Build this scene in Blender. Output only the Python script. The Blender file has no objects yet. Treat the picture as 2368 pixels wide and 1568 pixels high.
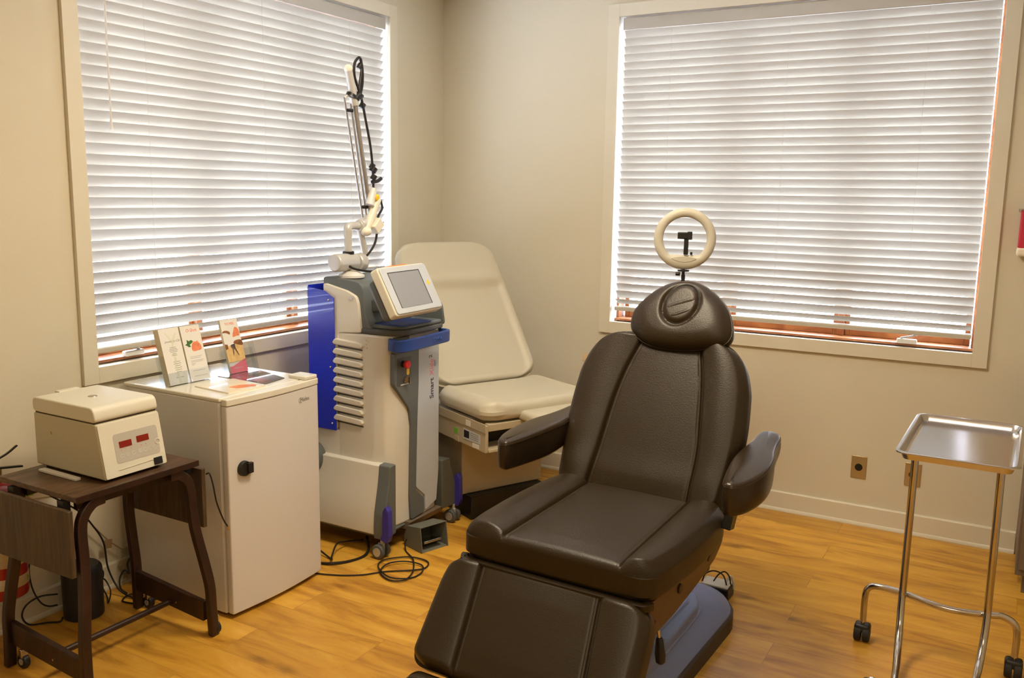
import bpy, bmesh, math, random
from mathutils import Vector, Matrix
random.seed(7)
SC = bpy.context.scene
COL = SC.collection

# ---------------------------------------------------------------- camera
def make_camera():
    f, yaw, pitch, roll = 2060.6, 0.5177, -0.1601, 0.0153
    fwd = Vector((-math.sin(yaw)*math.cos(pitch), math.cos(yaw)*math.cos(pitch), math.sin(pitch)))
    right = Vector((math.cos(yaw), math.sin(yaw), 0)); up = right.cross(fwd)
    r2 = right*math.cos(roll) + up*math.sin(roll); u2 = -right*math.sin(roll) + up*math.cos(roll)
    cam = bpy.data.cameras.new('camera'); cam.sensor_width = 36; cam.lens = f*36/2368
    cam.clip_start = 0.02
    o = bpy.data.objects.new('camera', cam); COL.objects.link(o)
    m = Matrix((r2, u2, -fwd)).transposed().to_4x4(); m.translation = Vector((3.0982, -4.5641, 1.6))
    o.matrix_world = m
    SC.camera = o
make_camera()

# ---------------------------------------------------------------- world, lights, exposure
W = bpy.data.worlds.new('world'); SC.world = W; W.use_nodes = True
bg = W.node_tree.nodes['Background']; bg.inputs[0].default_value = (0.72, 0.81, 1.0, 1); bg.inputs[1].default_value = 13.5
def area(name, loc, size, power, col, rot=(0, 0, 0), size_y=None):
    l = bpy.data.lights.new(name, 'AREA'); l.energy = power; l.color = col
    l.shape = 'RECTANGLE' if size_y else 'SQUARE'; l.size = size
    if size_y: l.size_y = size_y
    o = bpy.data.objects.new(name, l); COL.objects.link(o); o.location = loc; o.rotation_euler = rot
    return o
area('ceiling_light_main', (1.75, -2.1, 2.76), 0.6, 33, (1.0, 0.84, 0.59), size_y=0.6)
area('ceiling_light_rear', (3.1, -4.2, 2.76), 0.9, 15, (1.0, 0.86, 0.62), size_y=0.6)
vs = SC.view_settings
SC.display_settings.display_device = 'sRGB'
vs.view_transform = 'Standard'; vs.look = 'None'; vs.exposure = 0.75; vs.gamma = 1; vs.use_curve_mapping = False

# ---------------------------------------------------------------- materials
def mat(name, col, rough=0.5, metal=0.0, bump=0.0, bscale=200, spec=0.5, coat=0.0, var=0.0, vscale=4, trans=0.0, ior=1.45, emit=None, estr=0):
    m = bpy.data.materials.new(name); m.use_nodes = True
    n = m.node_tree.nodes; l = m.node_tree.links; b = n['Principled BSDF']
    b.inputs['Base Color'].default_value = (*col, 1); b.inputs['Roughness'].default_value = rough
    b.inputs['Metallic'].default_value = metal; b.inputs['Specular IOR Level'].default_value = spec
    b.inputs['Coat Weight'].default_value = coat; b.inputs['Transmission Weight'].default_value = trans; b.inputs['IOR'].default_value = ior
    if emit: b.inputs['Emission Color'].default_value = (*emit, 1); b.inputs['Emission Strength'].default_value = estr
    tc = n.new('ShaderNodeTexCoord')
    nz = n.new('ShaderNodeTexNoise'); nz.inputs['Scale'].default_value = vscale; nz.inputs['Detail'].default_value = 4
    l.new(tc.outputs['Object'], nz.inputs['Vector'])
    if var > 0:
        mx = n.new('ShaderNodeMix'); mx.data_type = 'RGBA'
        mx.inputs[6].default_value = (*[c*(1-var) for c in col], 1); mx.inputs[7].default_value = (*[min(1, c*(1+var)) for c in col], 1)
        l.new(nz.outputs[0], mx.inputs[0]); l.new(mx.outputs[2], b.inputs['Base Color'])
    if bump > 0:
        nb = n.new('ShaderNodeTexNoise'); nb.inputs['Scale'].default_value = bscale; nb.inputs['Detail'].default_value = 3
        l.new(tc.outputs['Object'], nb.inputs['Vector'])
        bp = n.new('ShaderNodeBump'); bp.inputs['Strength'].default_value = bump; bp.inputs['Distance'].default_value = 0.002
        l.new(nb.outputs[0], bp.inputs['Height']); l.new(bp.outputs[0], b.inputs['Normal'])
    return m

def wood_mat(name, c1, c2, rough, scale=(1, 14, 14), bump=0.1):
    m = bpy.data.materials.new(name); m.use_nodes = True
    n = m.node_tree.nodes; l = m.node_tree.links; b = n['Principled BSDF']
    tc = n.new('ShaderNodeTexCoord'); mp = n.new('ShaderNodeMapping'); mp.inputs['Scale'].default_value = scale
    l.new(tc.outputs['Object'], mp.inputs[0])
    nz = n.new('ShaderNodeTexNoise'); nz.inputs['Scale'].default_value = 5; nz.inputs['Detail'].default_value = 8; nz.inputs['Distortion'].default_value = .6
    l.new(mp.outputs[0], nz.inputs[0])
    cr = n.new('ShaderNodeValToRGB'); cr.color_ramp.elements[0].position = .35; cr.color_ramp.elements[1].position = .68
    cr.color_ramp.elements[0].color = (*c1, 1); cr.color_ramp.elements[1].color = (*c2, 1)
    l.new(nz.outputs[0], cr.inputs[0]); l.new(cr.outputs[0], b.inputs['Base Color'])
    b.inputs['Roughness'].default_value = rough
    bp = n.new('ShaderNodeBump'); bp.inputs['Strength'].default_value = bump; bp.inputs['Distance'].default_value = .002
    l.new(nz.outputs[0], bp.inputs['Height']); l.new(bp.outputs[0], b.inputs['Normal'])
    return m

def floor_mat():
    m = bpy.data.materials.new('oak_plank_floor'); m.use_nodes = True
    n = m.node_tree.nodes; l = m.node_tree.links; b = n['Principled BSDF']
    tc = n.new('ShaderNodeTexCoord')
    br = n.new('ShaderNodeTexBrick'); br.offset = .37; br.offset_frequency = 2; br.squash = 1
    br.inputs['Scale'].default_value = 1; br.inputs['Brick Width'].default_value = 1.22; br.inputs['Row Height'].default_value = .18
    br.inputs['Mortar Size'].default_value = .0014; br.inputs['Mortar Smooth'].default_value = .1
    br.inputs['Color1'].default_value = (0, 0, 0, 1); br.inputs['Color2'].default_value = (1, 1, 1, 1); br.inputs['Mortar'].default_value = (.5, .5, .5, 1)
    l.new(tc.outputs['Object'], br.inputs['Vector'])
    # per-plank offset of the grain
    sep = n.new('ShaderNodeVectorMath'); sep.operation = 'SCALE'; sep.inputs['Scale'].default_value = 7.3
    l.new(br.outputs['Color'], sep.inputs[0])
    ad = n.new('ShaderNodeVectorMath'); ad.operation = 'ADD'; l.new(tc.outputs['Object'], ad.inputs[0]); l.new(sep.outputs[0], ad.inputs[1])
    mp = n.new('ShaderNodeMapping'); mp.inputs['Scale'].default_value = (1.0, 5.5, 1); l.new(ad.outputs[0], mp.inputs[0])
    gr = n.new('ShaderNodeTexNoise'); gr.inputs['Scale'].default_value = 2.2; gr.inputs['Detail'].default_value = 9; gr.inputs['Roughness'].default_value = .62; gr.inputs['Distortion'].default_value = .8
    l.new(mp.outputs[0], gr.inputs[0])
    r1 = n.new('ShaderNodeValToRGB'); e = r1.color_ramp.elements
    e[0].position = .28; e[0].color = (.31, .125, .012, 1); e[1].position = .75; e[1].color = (.72, .42, .065, 1)
    x = e.new(.5); x.color = (.58, .30, .034, 1)
    l.new(gr.outputs[0], r1.inputs[0])
    # knots
    mk = n.new('ShaderNodeMapping'); mk.inputs['Scale'].default_value = (1.0, 2.4, 1); l.new(ad.outputs[0], mk.inputs[0])
    vo = n.new('ShaderNodeTexVoronoi'); vo.inputs['Scale'].default_value = 2.3; l.new(mk.outputs[0], vo.inputs[0])
    wn = n.new('ShaderNodeTexNoise'); wn.inputs['Scale'].default_value = 14; wn.inputs['Detail'].default_value = 4; l.new(mk.outputs[0], wn.inputs[0])
    mm = n.new('ShaderNodeMath'); mm.operation = 'MULTIPLY_ADD'; mm.inputs[1].default_value = .16; l.new(wn.outputs[0], mm.inputs[0]); l.new(vo.outputs[0], mm.inputs[2])
    rk = n.new('ShaderNodeValToRGB'); rk.color_ramp.elements[0].position = .10; rk.color_ramp.elements[0].color = (.30, .25, .22, 1)
    rk.color_ramp.elements[1].position = .26; rk.color_ramp.elements[1].color = (1, 1, 1, 1)
    l.new(mm.outputs[0], rk.inputs[0])
    mx = n.new('ShaderNodeMix'); mx.data_type = 'RGBA'; mx.blend_type = 'MULTIPLY'; mx.inputs[0].default_value = .8
    l.new(r1.outputs[0], mx.inputs[6]); l.new(rk.outputs[0], mx.inputs[7])
    # plank tone
    rp = n.new('ShaderNodeValToRGB'); rp.color_ramp.elements[0].color = (.84, .80, .78, 1); rp.color_ramp.elements[1].color = (1.08, 1.06, 1.04, 1)
    l.new(br.outputs['Color'], rp.inputs[0])
    m2 = n.new('ShaderNodeMix'); m2.data_type = 'RGBA'; m2.blend_type = 'MULTIPLY'; m2.inputs[0].default_value = 1
    l.new(mx.outputs[2], m2.inputs[6]); l.new(rp.outputs[0], m2.inputs[7])
    m3 = n.new('ShaderNodeMix'); m3.data_type = 'RGBA'; m3.inputs[7].default_value = (.16, .07, .02, 1)
    fm = n.new('ShaderNodeMath'); fm.operation = 'MULTIPLY'; fm.inputs[1].default_value = .4; l.new(br.outputs['Fac'], fm.inputs[0])
    l.new(fm.outputs[0], m3.inputs[0]); l.new(m2.outputs[2], m3.inputs[6])
    l.new(m3.outputs[2], b.inputs['Base Color'])
    b.inputs['Roughness'].default_value = .38
    bp = n.new('ShaderNodeBump'); bp.inputs['Strength'].default_value = .15; bp.inputs['Distance'].default_value = .002
    l.new(gr.outputs[0], bp.inputs['Height']); l.new(bp.outputs[0], b.inputs['Normal'])
    return m

def glass_mat(name, tint=(1, 1, 1), refl=.08, rough=0.0):
    m = bpy.data.materials.new(name); m.use_nodes = True
    n = m.node_tree.nodes; l = m.node_tree.links; n.remove(n['Principled BSDF']); out = n['Material Output']
    t = n.new('ShaderNodeBsdfTransparent'); t.inputs[0].default_value = (*tint, 1)
    g = n.new('ShaderNodeBsdfGlossy'); g.inputs['Roughness'].default_value = rough
    fr = n.new('ShaderNodeLayerWeight'); fr.inputs[0].default_value = .5
    pw = n.new('ShaderNodeMath'); pw.operation = 'POWER'; pw.inputs[1].default_value = 4; l.new(fr.outputs['Facing'], pw.inputs[0])
    mt = n.new('ShaderNodeMath'); mt.operation = 'MULTIPLY_ADD'; mt.inputs[1].default_value = .5; mt.inputs[2].default_value = refl*.5; l.new(pw.outputs[0], mt.inputs[0])
    mx = n.new('ShaderNodeMixShader'); l.new(mt.outputs[0], mx.inputs[0]); l.new(t.outputs[0], mx.inputs[1]); l.new(g.outputs[0], mx.inputs[2])
    l.new(mx.outputs[0], out.inputs[0])
    return m

def slat_mat():
    m = bpy.data.materials.new('blind_slat_white'); m.use_nodes = True
    n = m.node_tree.nodes; l = m.node_tree.links; b = n['Principled BSDF']; out = n['Material Output']
    b.inputs['Base Color'].default_value = (.46, .435, .38, 1); b.inputs['Roughness'].default_value = .45
    t = n.new('ShaderNodeBsdfTranslucent'); t.inputs[0].default_value = (.82, .82, .82, 1)
    mx = n.new('ShaderNodeMixShader'); mx.inputs[0].default_value = .04
    l.new(b.outputs[0], mx.inputs[1]); l.new(t.outputs[0], mx.inputs[2]); l.new(mx.outputs[0], out.inputs[0])
    return m

M = {}
M['wall'] = mat('wall_paint', (.63, .575, .44), .85, bump=.12, bscale=260, var=.03, vscale=2)
M['ceil'] = mat('ceiling_paint', (.80, .76, .68), .9)
M['trim'] = mat('trim_paint', (.66, .61, .48), .45, bump=.08, bscale=60)
M['jamb'] = mat('jamb_paint', (.85, .84, .80), .5)
M['floor'] = floor_mat()
M['slat'] = slat_mat()
M['pinewood'] = wood_mat('orange_stained_pine', (.24, .075, .02), (.38, .15, .045), .4, (2, 2, 2))
M['rail'] = mat('blind_rail', (.50, .46, .37), .5)
M['glass'] = glass_mat('window_glass')
M['acrylic'] = glass_mat('clear_acrylic', (.93, .95, .97), .12, .02)
M['plastic_film'] = glass_mat('clear_film', (.78, .76, .70), .25, .2)
M['whiteplastic'] = mat('white_plastic', (.68, .66, .62), .35)
M['cordwhite'] = mat('blind_cord', (.8, .77, .7), .8)
M['fridge'] = mat('fridge_white_enamel', (.64, .61, .57), .32, bump=.05, bscale=400)
M['fridgetop'] = mat('fridge_cream_plastic', (.70, .67, .57), .22, coat=.4)
M['gasket'] = mat('door_gasket_grey', (.55, .53, .49), .7)
M['black'] = mat('black_plastic', (.012, .012, .013), .4)
M['blackrub'] = mat('black_rubber', (.02, .02, .02), .75)
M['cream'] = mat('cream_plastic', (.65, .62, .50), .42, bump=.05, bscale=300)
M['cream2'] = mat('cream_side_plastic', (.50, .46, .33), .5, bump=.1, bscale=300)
M['panelgrey'] = mat('grey_membrane', (.45, .42, .36), .5)
M['red'] = mat('dark_red_display', (.22, .018, .01), .25)
M['tabletop'] = wood_mat('walnut_laminate_top', (.045, .022, .010), (.125, .066, .030), .4, (10, 1.6, 10), .03)
M['flapwood'] = wood_mat('walnut_laminate_leaf', (.045, .026, .013), (.095, .058, .028), .5, (14, 14, 1.2), .03)
M['darkwood'] = wood_mat('dark_mahogany_leg', (.014, .005, .003), (.034, .011, .006), .42, (6, 6, 1), .03)
M['beige'] = mat('laser_beige_plastic', (.66, .63, .55), .4, bump=.04, bscale=500)
M['silverplastic'] = mat('laser_silver_plastic', (.48, .51, .55), .4, bump=.04, bscale=500)
M['lgrey'] = mat('laser_grey_plastic', (.115, .13, .13), .45, bump=.04, bscale=500)
M['fgrey'] = mat('fender_dark_grey', (.085, .088, .07), .5)
M['dgrey'] = mat('laser_dark_grey', (.085, .09, .09), .5)
M['armgrey'] = mat('arm_light_grey', (.55, .54, .51), .35, metal=.3)
M['tube'] = mat('brushed_arm_tube', (.45, .44, .43), .3, metal=.9)
M['ivory'] = mat('ivory_joint', (.78, .73, .60), .4)
M['blue'] = mat('royal_blue_sheet', (.012, .03, .58), .25, coat=.3)
M['hblue'] = mat('handle_blue', (.018, .055, .27), .35)
M['bluebump'] = mat('bumper_violet_blue', (.04, .03, .27), .4)
M['screen'] = mat('grey_lcd', (.26, .27, .29), .3, bump=.03, bscale=900)
M['orange'] = mat('orange_tag', (.9, .22, .03), .5)
M['yellow'] = mat('yellow_plastic', (.85, .55, .02), .4)
M['redknob'] = mat('red_stop_button', (.62, .02, .02), .3)
M['vinyl'] = mat('cream_vinyl', (.51, .46, .34), .42, bump=.08, bscale=240)
M['tablebody'] = mat('cream_cabinet', (.44, .37, .25), .5, bump=.05, bscale=300)
M['tablegrey'] = mat('table_taupe', (.42, .38, .31), .5)
M['green'] = mat('green_sticker', (.18, .50, .04), .5)
M['leather'] = mat('black_brown_leather', (.020, .011, .0025), .43, bump=.35, bscale=230, spec=.48, var=.12, vscale=6)
M['leather2'] = mat('smooth_arm_leather', (.024, .014, .006), .28, bump=.15, bscale=230, spec=.5)
M['seatwood'] = mat('dark_brown_side_panel', (.07, .03, .018), .35)
M['basegrey'] = mat('daylit_grey_base_shell', (.17, .22, .42), .5, bump=.1, bscale=300)  # grey plastic, with blue window daylight put into its colour
M['baseskirt'] = mat('base_skirt', (.035, .025, .02), .55)
M['chrome'] = mat('chrome', (.52, .49, .45), .14, metal=1)
M['steel'] = mat('brushed_steel', (.58, .56, .54), .2, metal=1, bump=.05, bscale=80)
M['brass'] = mat('brass_metal', (.55, .42, .22), .35, metal=1)
M['paper'] = mat('white_paper', (.70, .68, .62), .6)
M['paperedge'] = mat('paper_edges', (.72, .64, .45), .8)
M['ink'] = mat('ink_grey', (.25, .24, .22), .7)
M['inkgreen'] = mat('ink_pale_green', (.62, .64, .50), .7)
M['inkred'] = mat('ink_red', (.75, .13, .07), .5)
M['inkpink'] = mat('ink_pink', (.82, .16, .22), .4)
M['leafgreen'] = mat('print_leaf_green', (.05, .14, .03), .5)
M['fruit'] = mat('print_fruit', (.75, .22, .10), .5, var=.5, vscale=60)
M['sand'] = mat('print_sand', (.62, .42, .18), .5, var=.35, vscale=50)
M['navy'] = mat('print_navy', (.04, .05, .12), .5)
M['brownprint'] = mat('print_brown', (.25, .09, .03), .5)
M['gloss'] = mat('glossy_print', (.80, .80, .80), .04, coat=1)
M['extred'] = mat('extinguisher_red', (.30, .010, .010), .3, coat=.4)
M['extlabel'] = mat('extinguisher_label', (.52, .44, .28), .5, var=.15, vscale=40)
M['blackdevice'] = mat('charcoal_bin_plastic', (.018, .018, .022), .45)
M['cablemat'] = mat('black_cable', (.012, .010, .009), .5)
M['pedal'] = mat('pedal_grey_green', (.14, .145, .12), .6, bump=.1, bscale=150)
M['brownlabel'] = mat('brown_label', (.30, .20, .10), .6)
M['casterhub'] = mat('caster_hub_silver', (.5, .5, .48), .4, metal=.6)
M['ringdiff'] = mat('ring_light_diffuser', (.50, .47, .39), .45)
M['plate'] = mat('brass_outlet_plate', (.50, .38, .20), .38, metal=.75)
M['sharpsred'] = mat('translucent_red', (.62, .03, .06), .3, trans=.25)
M['sharpsbase'] = mat('sharps_ivory', (.80, .72, .56), .5)
M['cabinet'] = mat('brown_grey_cabinet', (.16, .12, .085), .5)
M['gapdark'] = mat('dark_line', (.06, .035, .015), .8)

# ---------------------------------------------------------------- helpers
def tag(o, label=None, cat=None, group=None, kind=None):
    if label: o['label'] = label
    if cat: o['category'] = cat
    if group: o['group'] = group
    if kind: o['kind'] = kind
    return o
def thing(name, label, cat, loc=(0, 0, 0), rz=0, group=None):
    o = bpy.data.objects.new(name, None); COL.objects.link(o); o.location = loc; o.rotation_euler = (0, 0, rz)
    o.empty_display_size = .05
    return tag(o, label, cat, group)
def obj(name, bm, m, parent=None, bevel=0, seg=3, smooth=True, sub=0, loc=None, rot=None, mtx=None, label=None):
    me = bpy.data.meshes.new(name)
    bmesh.ops.recalc_face_normals(bm, faces=bm.faces)
    bm.to_mesh(me); bm.free()
    ms = m if isinstance(m, (list, tuple)) else [m]
    for x in ms: me.materials.append(x)
    if smooth:
        me.polygons.foreach_set('use_smooth', [True]*len(me.polygons))
        try: me.set_sharp_from_angle(angle=math.radians(38))
        except Exception: pass
    o = bpy.data.objects.new(name, me); COL.objects.link(o)
    if bevel:
        b = o.modifiers.new('bevel', 'BEVEL'); b.width = bevel; b.segments = seg; b.limit_method = 'ANGLE'; b.angle_limit = math.radians(38)
        b.harden_normals = False
    if sub:
        s = o.modifiers.new('sub', 'SUBSURF'); s.levels = sub; s.render_levels = sub
    if loc is not None: o.location = loc
    if rot is not None: o.rotation_euler = rot
    if mtx is not None: o.matrix_local = mtx
    if parent: o.parent = parent
    if label: o['label'] = label
    return o
def box(c, s, bm=None, rot=None, mi=0):
    "c centre, s full size"
    bm = bm or bmesh.new()
    r = bmesh.ops.create_cube(bm, size=1)
    T = Matrix.Translation(Vector(c)) @ (rot.to_4x4() if rot else Matrix.Identity(4)) @ Matrix.Diagonal((*s, 1))
    bmesh.ops.transform(bm, matrix=T, verts=r['verts'])
    if mi:
        for v in r['verts']:
            for f in v.link_faces: f.material_index = mi
    return bm
def bx(x0, x1, y0, y1, z0, z1, bm=None, mi=0):
    return box(((x0+x1)/2, (y0+y1)/2, (z0+z1)/2), (abs(x1-x0), abs(y1-y0), abs(z1-z0)), bm, mi=mi)
def cyl(p0, p1, r0, r1=None, bm=None, n=32, cap=True):
    bm = bm or bmesh.new(); p0 = Vector(p0); p1 = Vector(p1); r1 = r0 if r1 is None else r1
    d = p1-p0
    r = bmesh.ops.create_cone(bm, cap_ends=cap, segments=n, radius1=r0, radius2=r1, depth=d.length)
    T = Matrix.Translation((p0+p1)/2) @ d.to_track_quat('Z', 'Y').to_matrix().to_4x4()
    bmesh.ops.transform(bm, matrix=T, verts=r['verts'])
    return bm
def sph(c, r, bm=None, sc=(1, 1, 1), n=20):
    bm = bm or bmesh.new()
    q = bmesh.ops.create_uvsphere(bm, u_segments=n, v_segments=n//2+2, radius=r)
    bmesh.ops.transform(bm, matrix=Matrix.Translation(Vector(c)) @ Matrix.Diagonal((*sc, 1)), verts=q['verts'])
    return bm
def smooth_path(pts, k=8):
    pts = [Vector(p) for p in pts]
    if len(pts) < 3: return pts
    out = []
    P = [pts[0]*2-pts[1]] + pts + [pts[-1]*2-pts[-2]]
    for i in range(1, len(P)-2):
        a, b, c, d = P[i-1:i+3]
        for j in range(k):
            t = j/k
            out.append(.5*((2*b)+(c-a)*t+(2*a-5*b+4*c-d)*t*t+(3*b-a-3*c+d)*t*t*t))
    out.append(pts[-1])
    return out
def sweep(path, prof, bm=None, up=Vector((0, 0, 1)), closed=False, scale=None):
    "prof: list of (a,b) in the frame (side, up) carried along the path"
    bm = bm or bmesh.new(); N = len(path); rings = []
    T = []
    for i in range(N):
        a = path[i-1] if i > 0 else (path[-1] if closed else path[i]); b = path[(i+1) % N] if (i < N-1 or closed) else path[i]
        T.append((b-a).normalized())
    u = up - T[0]*up.dot(T[0])
    if u.length < 1e-3: u = T[0].orthogonal()
    u.normalize()
    for i in range(N):
        u = (u - T[i]*u.dot(T[i])).normalized(); s = T[i].cross(u)
        k = scale[i] if scale else 1
        rings.append([bm.verts.new(path[i]+s*(a*k)+u*(b*k)) for a, b in prof])
    m = len(prof)
    for i in range(N if closed else N-1):
        r0, r1 = rings[i], rings[(i+1) % N]
        for j in range(m):
            bm.faces.new((r0[j], r0[(j+1) % m], r1[(j+1) % m], r1[j]))
    if not closed:
        bm.faces.new(rings[0][::-1]); bm.faces.new(rings[-1])
    return bm
def circ(r, n=12): return [(r*math.cos(2*math.pi*i/n), r*math.sin(2*math.pi*i/n)) for i in range(n)]
def rect(w, h): return [(-w/2, -h/2), (w/2, -h/2), (w/2, h/2), (-w/2, h/2)]
def tube(pts, r, bm=None, n=12, k=8, raw=False):
    return sweep([Vector(p) for p in pts] if raw else smooth_path(pts, k), circ(r, n), bm)
def prism(poly, a0, a1, axis='y', bm=None):
    "poly 2D; axis y: poly=(x,z); axis x: poly=(y,z); axis z: poly=(x,y)"
    bm = bm or bmesh.new()
    f = {'y': lambda p, a: (p[0], a, p[1]), 'x': lambda p, a: (a, p[0], p[1]), 'z': lambda p, a: (p[0], p[1], a)}[axis]
    v0 = [bm.verts.new(f(p, a0)) for p in poly]; v1 = [bm.verts.new(f(p, a1)) for p in poly]
    n = len(poly)
    bm.faces.new(v0[::-1]); bm.faces.new(v1)
    for i in range(n): bm.faces.new((v0[i], v0[(i+1) % n], v1[(i+1) % n], v1[i]))
    return bm
def rrect(x0, x1, y0, y1, r, n=6):
    out = []
    for cx, cy, a in ((x1-r, y0+r, -90), (x1-r, y1-r, 0), (x0+r, y1-r, 90), (x0+r, y0+r, 180)):
        for i in range(n+1):
            t = math.radians(a+90*i/n); out.append((cx+r*math.cos(t), cy+r*math.sin(t)))
    return out
def roundpoly(pts, r, n=5):
    out = []; N = len(pts)
    for i in range(N):
        p = Vector(pts[i]); a = Vector(pts[i-1]); b = Vector(pts[(i+1) % N])
        da = (a-p); db = (b-p); k = min(r, da.length*.45, db.length*.45)
        p0 = p+da.normalized()*k; p1 = p+db.normalized()*k
        for j in range(n+1):
            t = j/n; q = p0*(1-t)**2+p*2*t*(1-t)+p1*t*t; out.append((q.x, q.y))
    return out
def lathe(prof, bm=None, n=40, mtx=None):
    "prof: (r,z)"
    bm = bm or bmesh.new(); rings = []
    for r, z in prof:
        rings.append([bm.verts.new((r*math.cos(2*math.pi*i/n), r*math.sin(2*math.pi*i/n), z)) for i in range(n)])
    for a, b in zip(rings, rings[1:]):
        for i in range(n): bm.faces.new((a[i], a[(i+1) % n], b[(i+1) % n], b[i]))
    bm.faces.new(rings[0][::-1]); bm.faces.new(rings[-1])
    if mtx: bmesh.ops.transform(bm, matrix=mtx, verts=bm.verts)
    return bm
def frame_mtx(o, ax, ay):
    ax = Vector(ax).normalized(); ay = Vector(ay); az = ax.cross(ay).normalized(); ay = az.cross(ax)
    m = Matrix((ax, ay, az)).transposed().to_4x4(); m.translation = Vector(o); return m
def interp(x, tab):
    "monotone cubic through the table"
    if x <= tab[0][0]: return tab[0][1]
    if x >= tab[-1][0]: return tab[-1][1]
    n = len(tab); d = [(tab[i+1][1]-tab[i][1])/(tab[i+1][0]-tab[i][0]) for i in range(n-1)]
    for i in range(n-1):
        if x <= tab[i+1][0]:
            def tg(k):
                if k == 0: return d[0]
                if k == n-1: return d[-1]
                return 0 if d[k-1]*d[k] <= 0 else 2*d[k-1]*d[k]/(d[k-1]+d[k])
            h = tab[i+1][0]-tab[i][0]; t = (x-tab[i][0])/h; m0, m1 = tg(i)*h, tg(i+1)*h
            return (2*t**3-3*t*t+1)*tab[i][1]+(t**3-2*t*t+t)*m0+(-2*t**3+3*t*t)*tab[i+1][1]+(t**3-t*t)*m1
def pad(L, w, th, r=.03, nu=72, nv=80, relief=None, rc=.05, cx=None, bend=None, rb=None, seams=None):
    """upholstered pad. b in 0..L, a across (half width w(b)), top surface at c=0, bottom at c=-th.
    r edge rounding of the top, rc plan corner radius; relief(a,b,w) -> added height"""
    bm = bmesh.new()
    wf = w if callable(w) else (lambda b: w)
    rb = rb if rb is not None else r*.6
    us = [math.sin(math.pi/2*(-1+2*i/nu)) for i in range(nu+1)]
    vs_ = [L*(.5-.5*math.cos(math.pi*j/nv)) for j in range(nv+1)]
    top = []; bot = []
    for b in vs_:
        e = min(b, L-b); wb = wf(b)
        if e < rc: wb = wb - rc + math.sqrt(max(0, rc*rc-(rc-e)**2))
        rt = []; rbm = []
        if seams:
            # grid lines run along both seams
            q0, q1 = -min(seams[0](b), wb*.9), min(seams[1](b), wb*.9); k1 = nu//4; k2 = nu-2*k1
            row = [-wb+(q0+wb)*(.5-.5*math.cos(math.pi*i/k1)) for i in range(k1)]
            row += [q0+(q1-q0)*(.5-.5*math.cos(math.pi*i/k2)) for i in range(k2)]
            row += [q1+(wb-q1)*(.5-.5*math.cos(math.pi*i/k1)) for i in range(k1+1)]
        else: row = [u*wb for u in us]
        for a in row:
            d = min(wb-abs(a), e)
            if wb-abs(a) < 2*r and e < 2*r:
                da = max(0, 1-(wb-abs(a))/(2*r)); de = max(0, 1-e/(2*r)); d = 2*r*(1-min(1, math.hypot(da, de)))
            d = max(0, d)
            ct = -r+math.sqrt(max(0, r*r-(r-min(d, r))**2))
            if relief: ct += relief(a, b, wb)*min(1, d/(r+1e-6))
            dd = min(d, rb); cb = -th+rb-math.sqrt(max(0, rb*rb-(rb-dd)**2))
            x = a+(cx(b) if cx else 0)
            rt.append([x, b, ct]); rbm.append([x, b, cb])
        top.append(rt); bot.append(rbm)
    TV = []; BV = []
    for j in range(nv+1):
        TV.append([bm.verts.new(bend(*p) if bend else p) for p in top[j]])
        BV.append([bm.verts.new(bend(*p) if bend else p) for p in bot[j]])
    for j in range(nv):
        for i in range(nu):
            bm.faces.new((TV[j][i], TV[j][i+1], TV[j+1][i+1], TV[j+1][i]))
            bm.faces.new((BV[j][i], BV[j+1][i], BV[j+1][i+1], BV[j][i+1]))
    for j in range(nv):
        bm.faces.new((TV[j][0], TV[j+1][0], BV[j+1][0], BV[j][0])); bm.faces.new((TV[j][nu], BV[j][nu], BV[j+1][nu], TV[j+1][nu]))
    for i in range(nu):
        bm.faces.new((TV[0][i], BV[0][i], BV[0][i+1], TV[0][i+1])); bm.faces.new((TV[nv][i], TV[nv][i+1], BV[nv][i+1], BV[nv][i]))
    bmesh.ops.remove_doubles(bm, verts=bm.verts, dist=1e-5)
    return bm
def polar_pad(outline, th, edge=.3, nr=26, dome=0.0, relief=None):
    bm = bmesh.new(); P = [Vector(p) for p in outline]
    c = sum(P, Vector((0, 0)))/len(P); n = len(P)
    def ring(k, z): return [bm.verts.new((c.x+(p.x-c.x)*k, c.y+(p.y-c.y)*k, z(k, p))) for p in P]
    ks = [math.sin(math.pi/2*i/nr) for i in range(1, nr+1)]
    def zt(k, p):
        q = (1-k)/edge; z = -th/2+(th/2)*(math.sqrt(max(0, 1-(1-q)**2)) if q < 1 else 1) + dome*(1-k*k)
        if relief: z += relief(c.x+(p.x-c.x)*k, c.y+(p.y-c.y)*k)*min(1, q)
        return z
    def zb(k, p):
        q = (1-k)/(edge*.6); return -th/2-(th/2)*(math.sqrt(max(0, 1-(1-q)**2)) if q < 1 else 1)
    rings = [ring(k, zt) for k in ks]; ctop = bm.verts.new((c.x, c.y, zt(0, c)))
    rb = [ring(k, zb) for k in reversed(ks[:-1])]; cb = bm.verts.new((c.x, c.y, -th))
    allr = rings+rb
    for i in range(n): bm.faces.new((ctop, rings[0][i], rings[0][(i+1) % n])); bm.faces.new((cb, allr[-1][(i+1) % n], allr[-1][i]))
    for a, b in zip(allr, allr[1:]):
        for i in range(n): bm.faces.new((a[i], b[i], b[(i+1) % n], a[(i+1) % n]))
    return bm
def closed_smooth(pts, k=8):
    P = [Vector((*p, 0)) for p in pts]; N = len(P); out = []
    for i in range(N):
        a, b, c, d = P[i-1], P[i], P[(i+1) % N], P[(i+2) % N]
        for j in range(k):
            t = j/k; q = .5*((2*b)+(c-a)*t+(2*a-5*b+4*c-d)*t*t+(3*b-a-3*c+d)*t*t*t); out.append((q.x, q.y))
    return out
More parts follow.
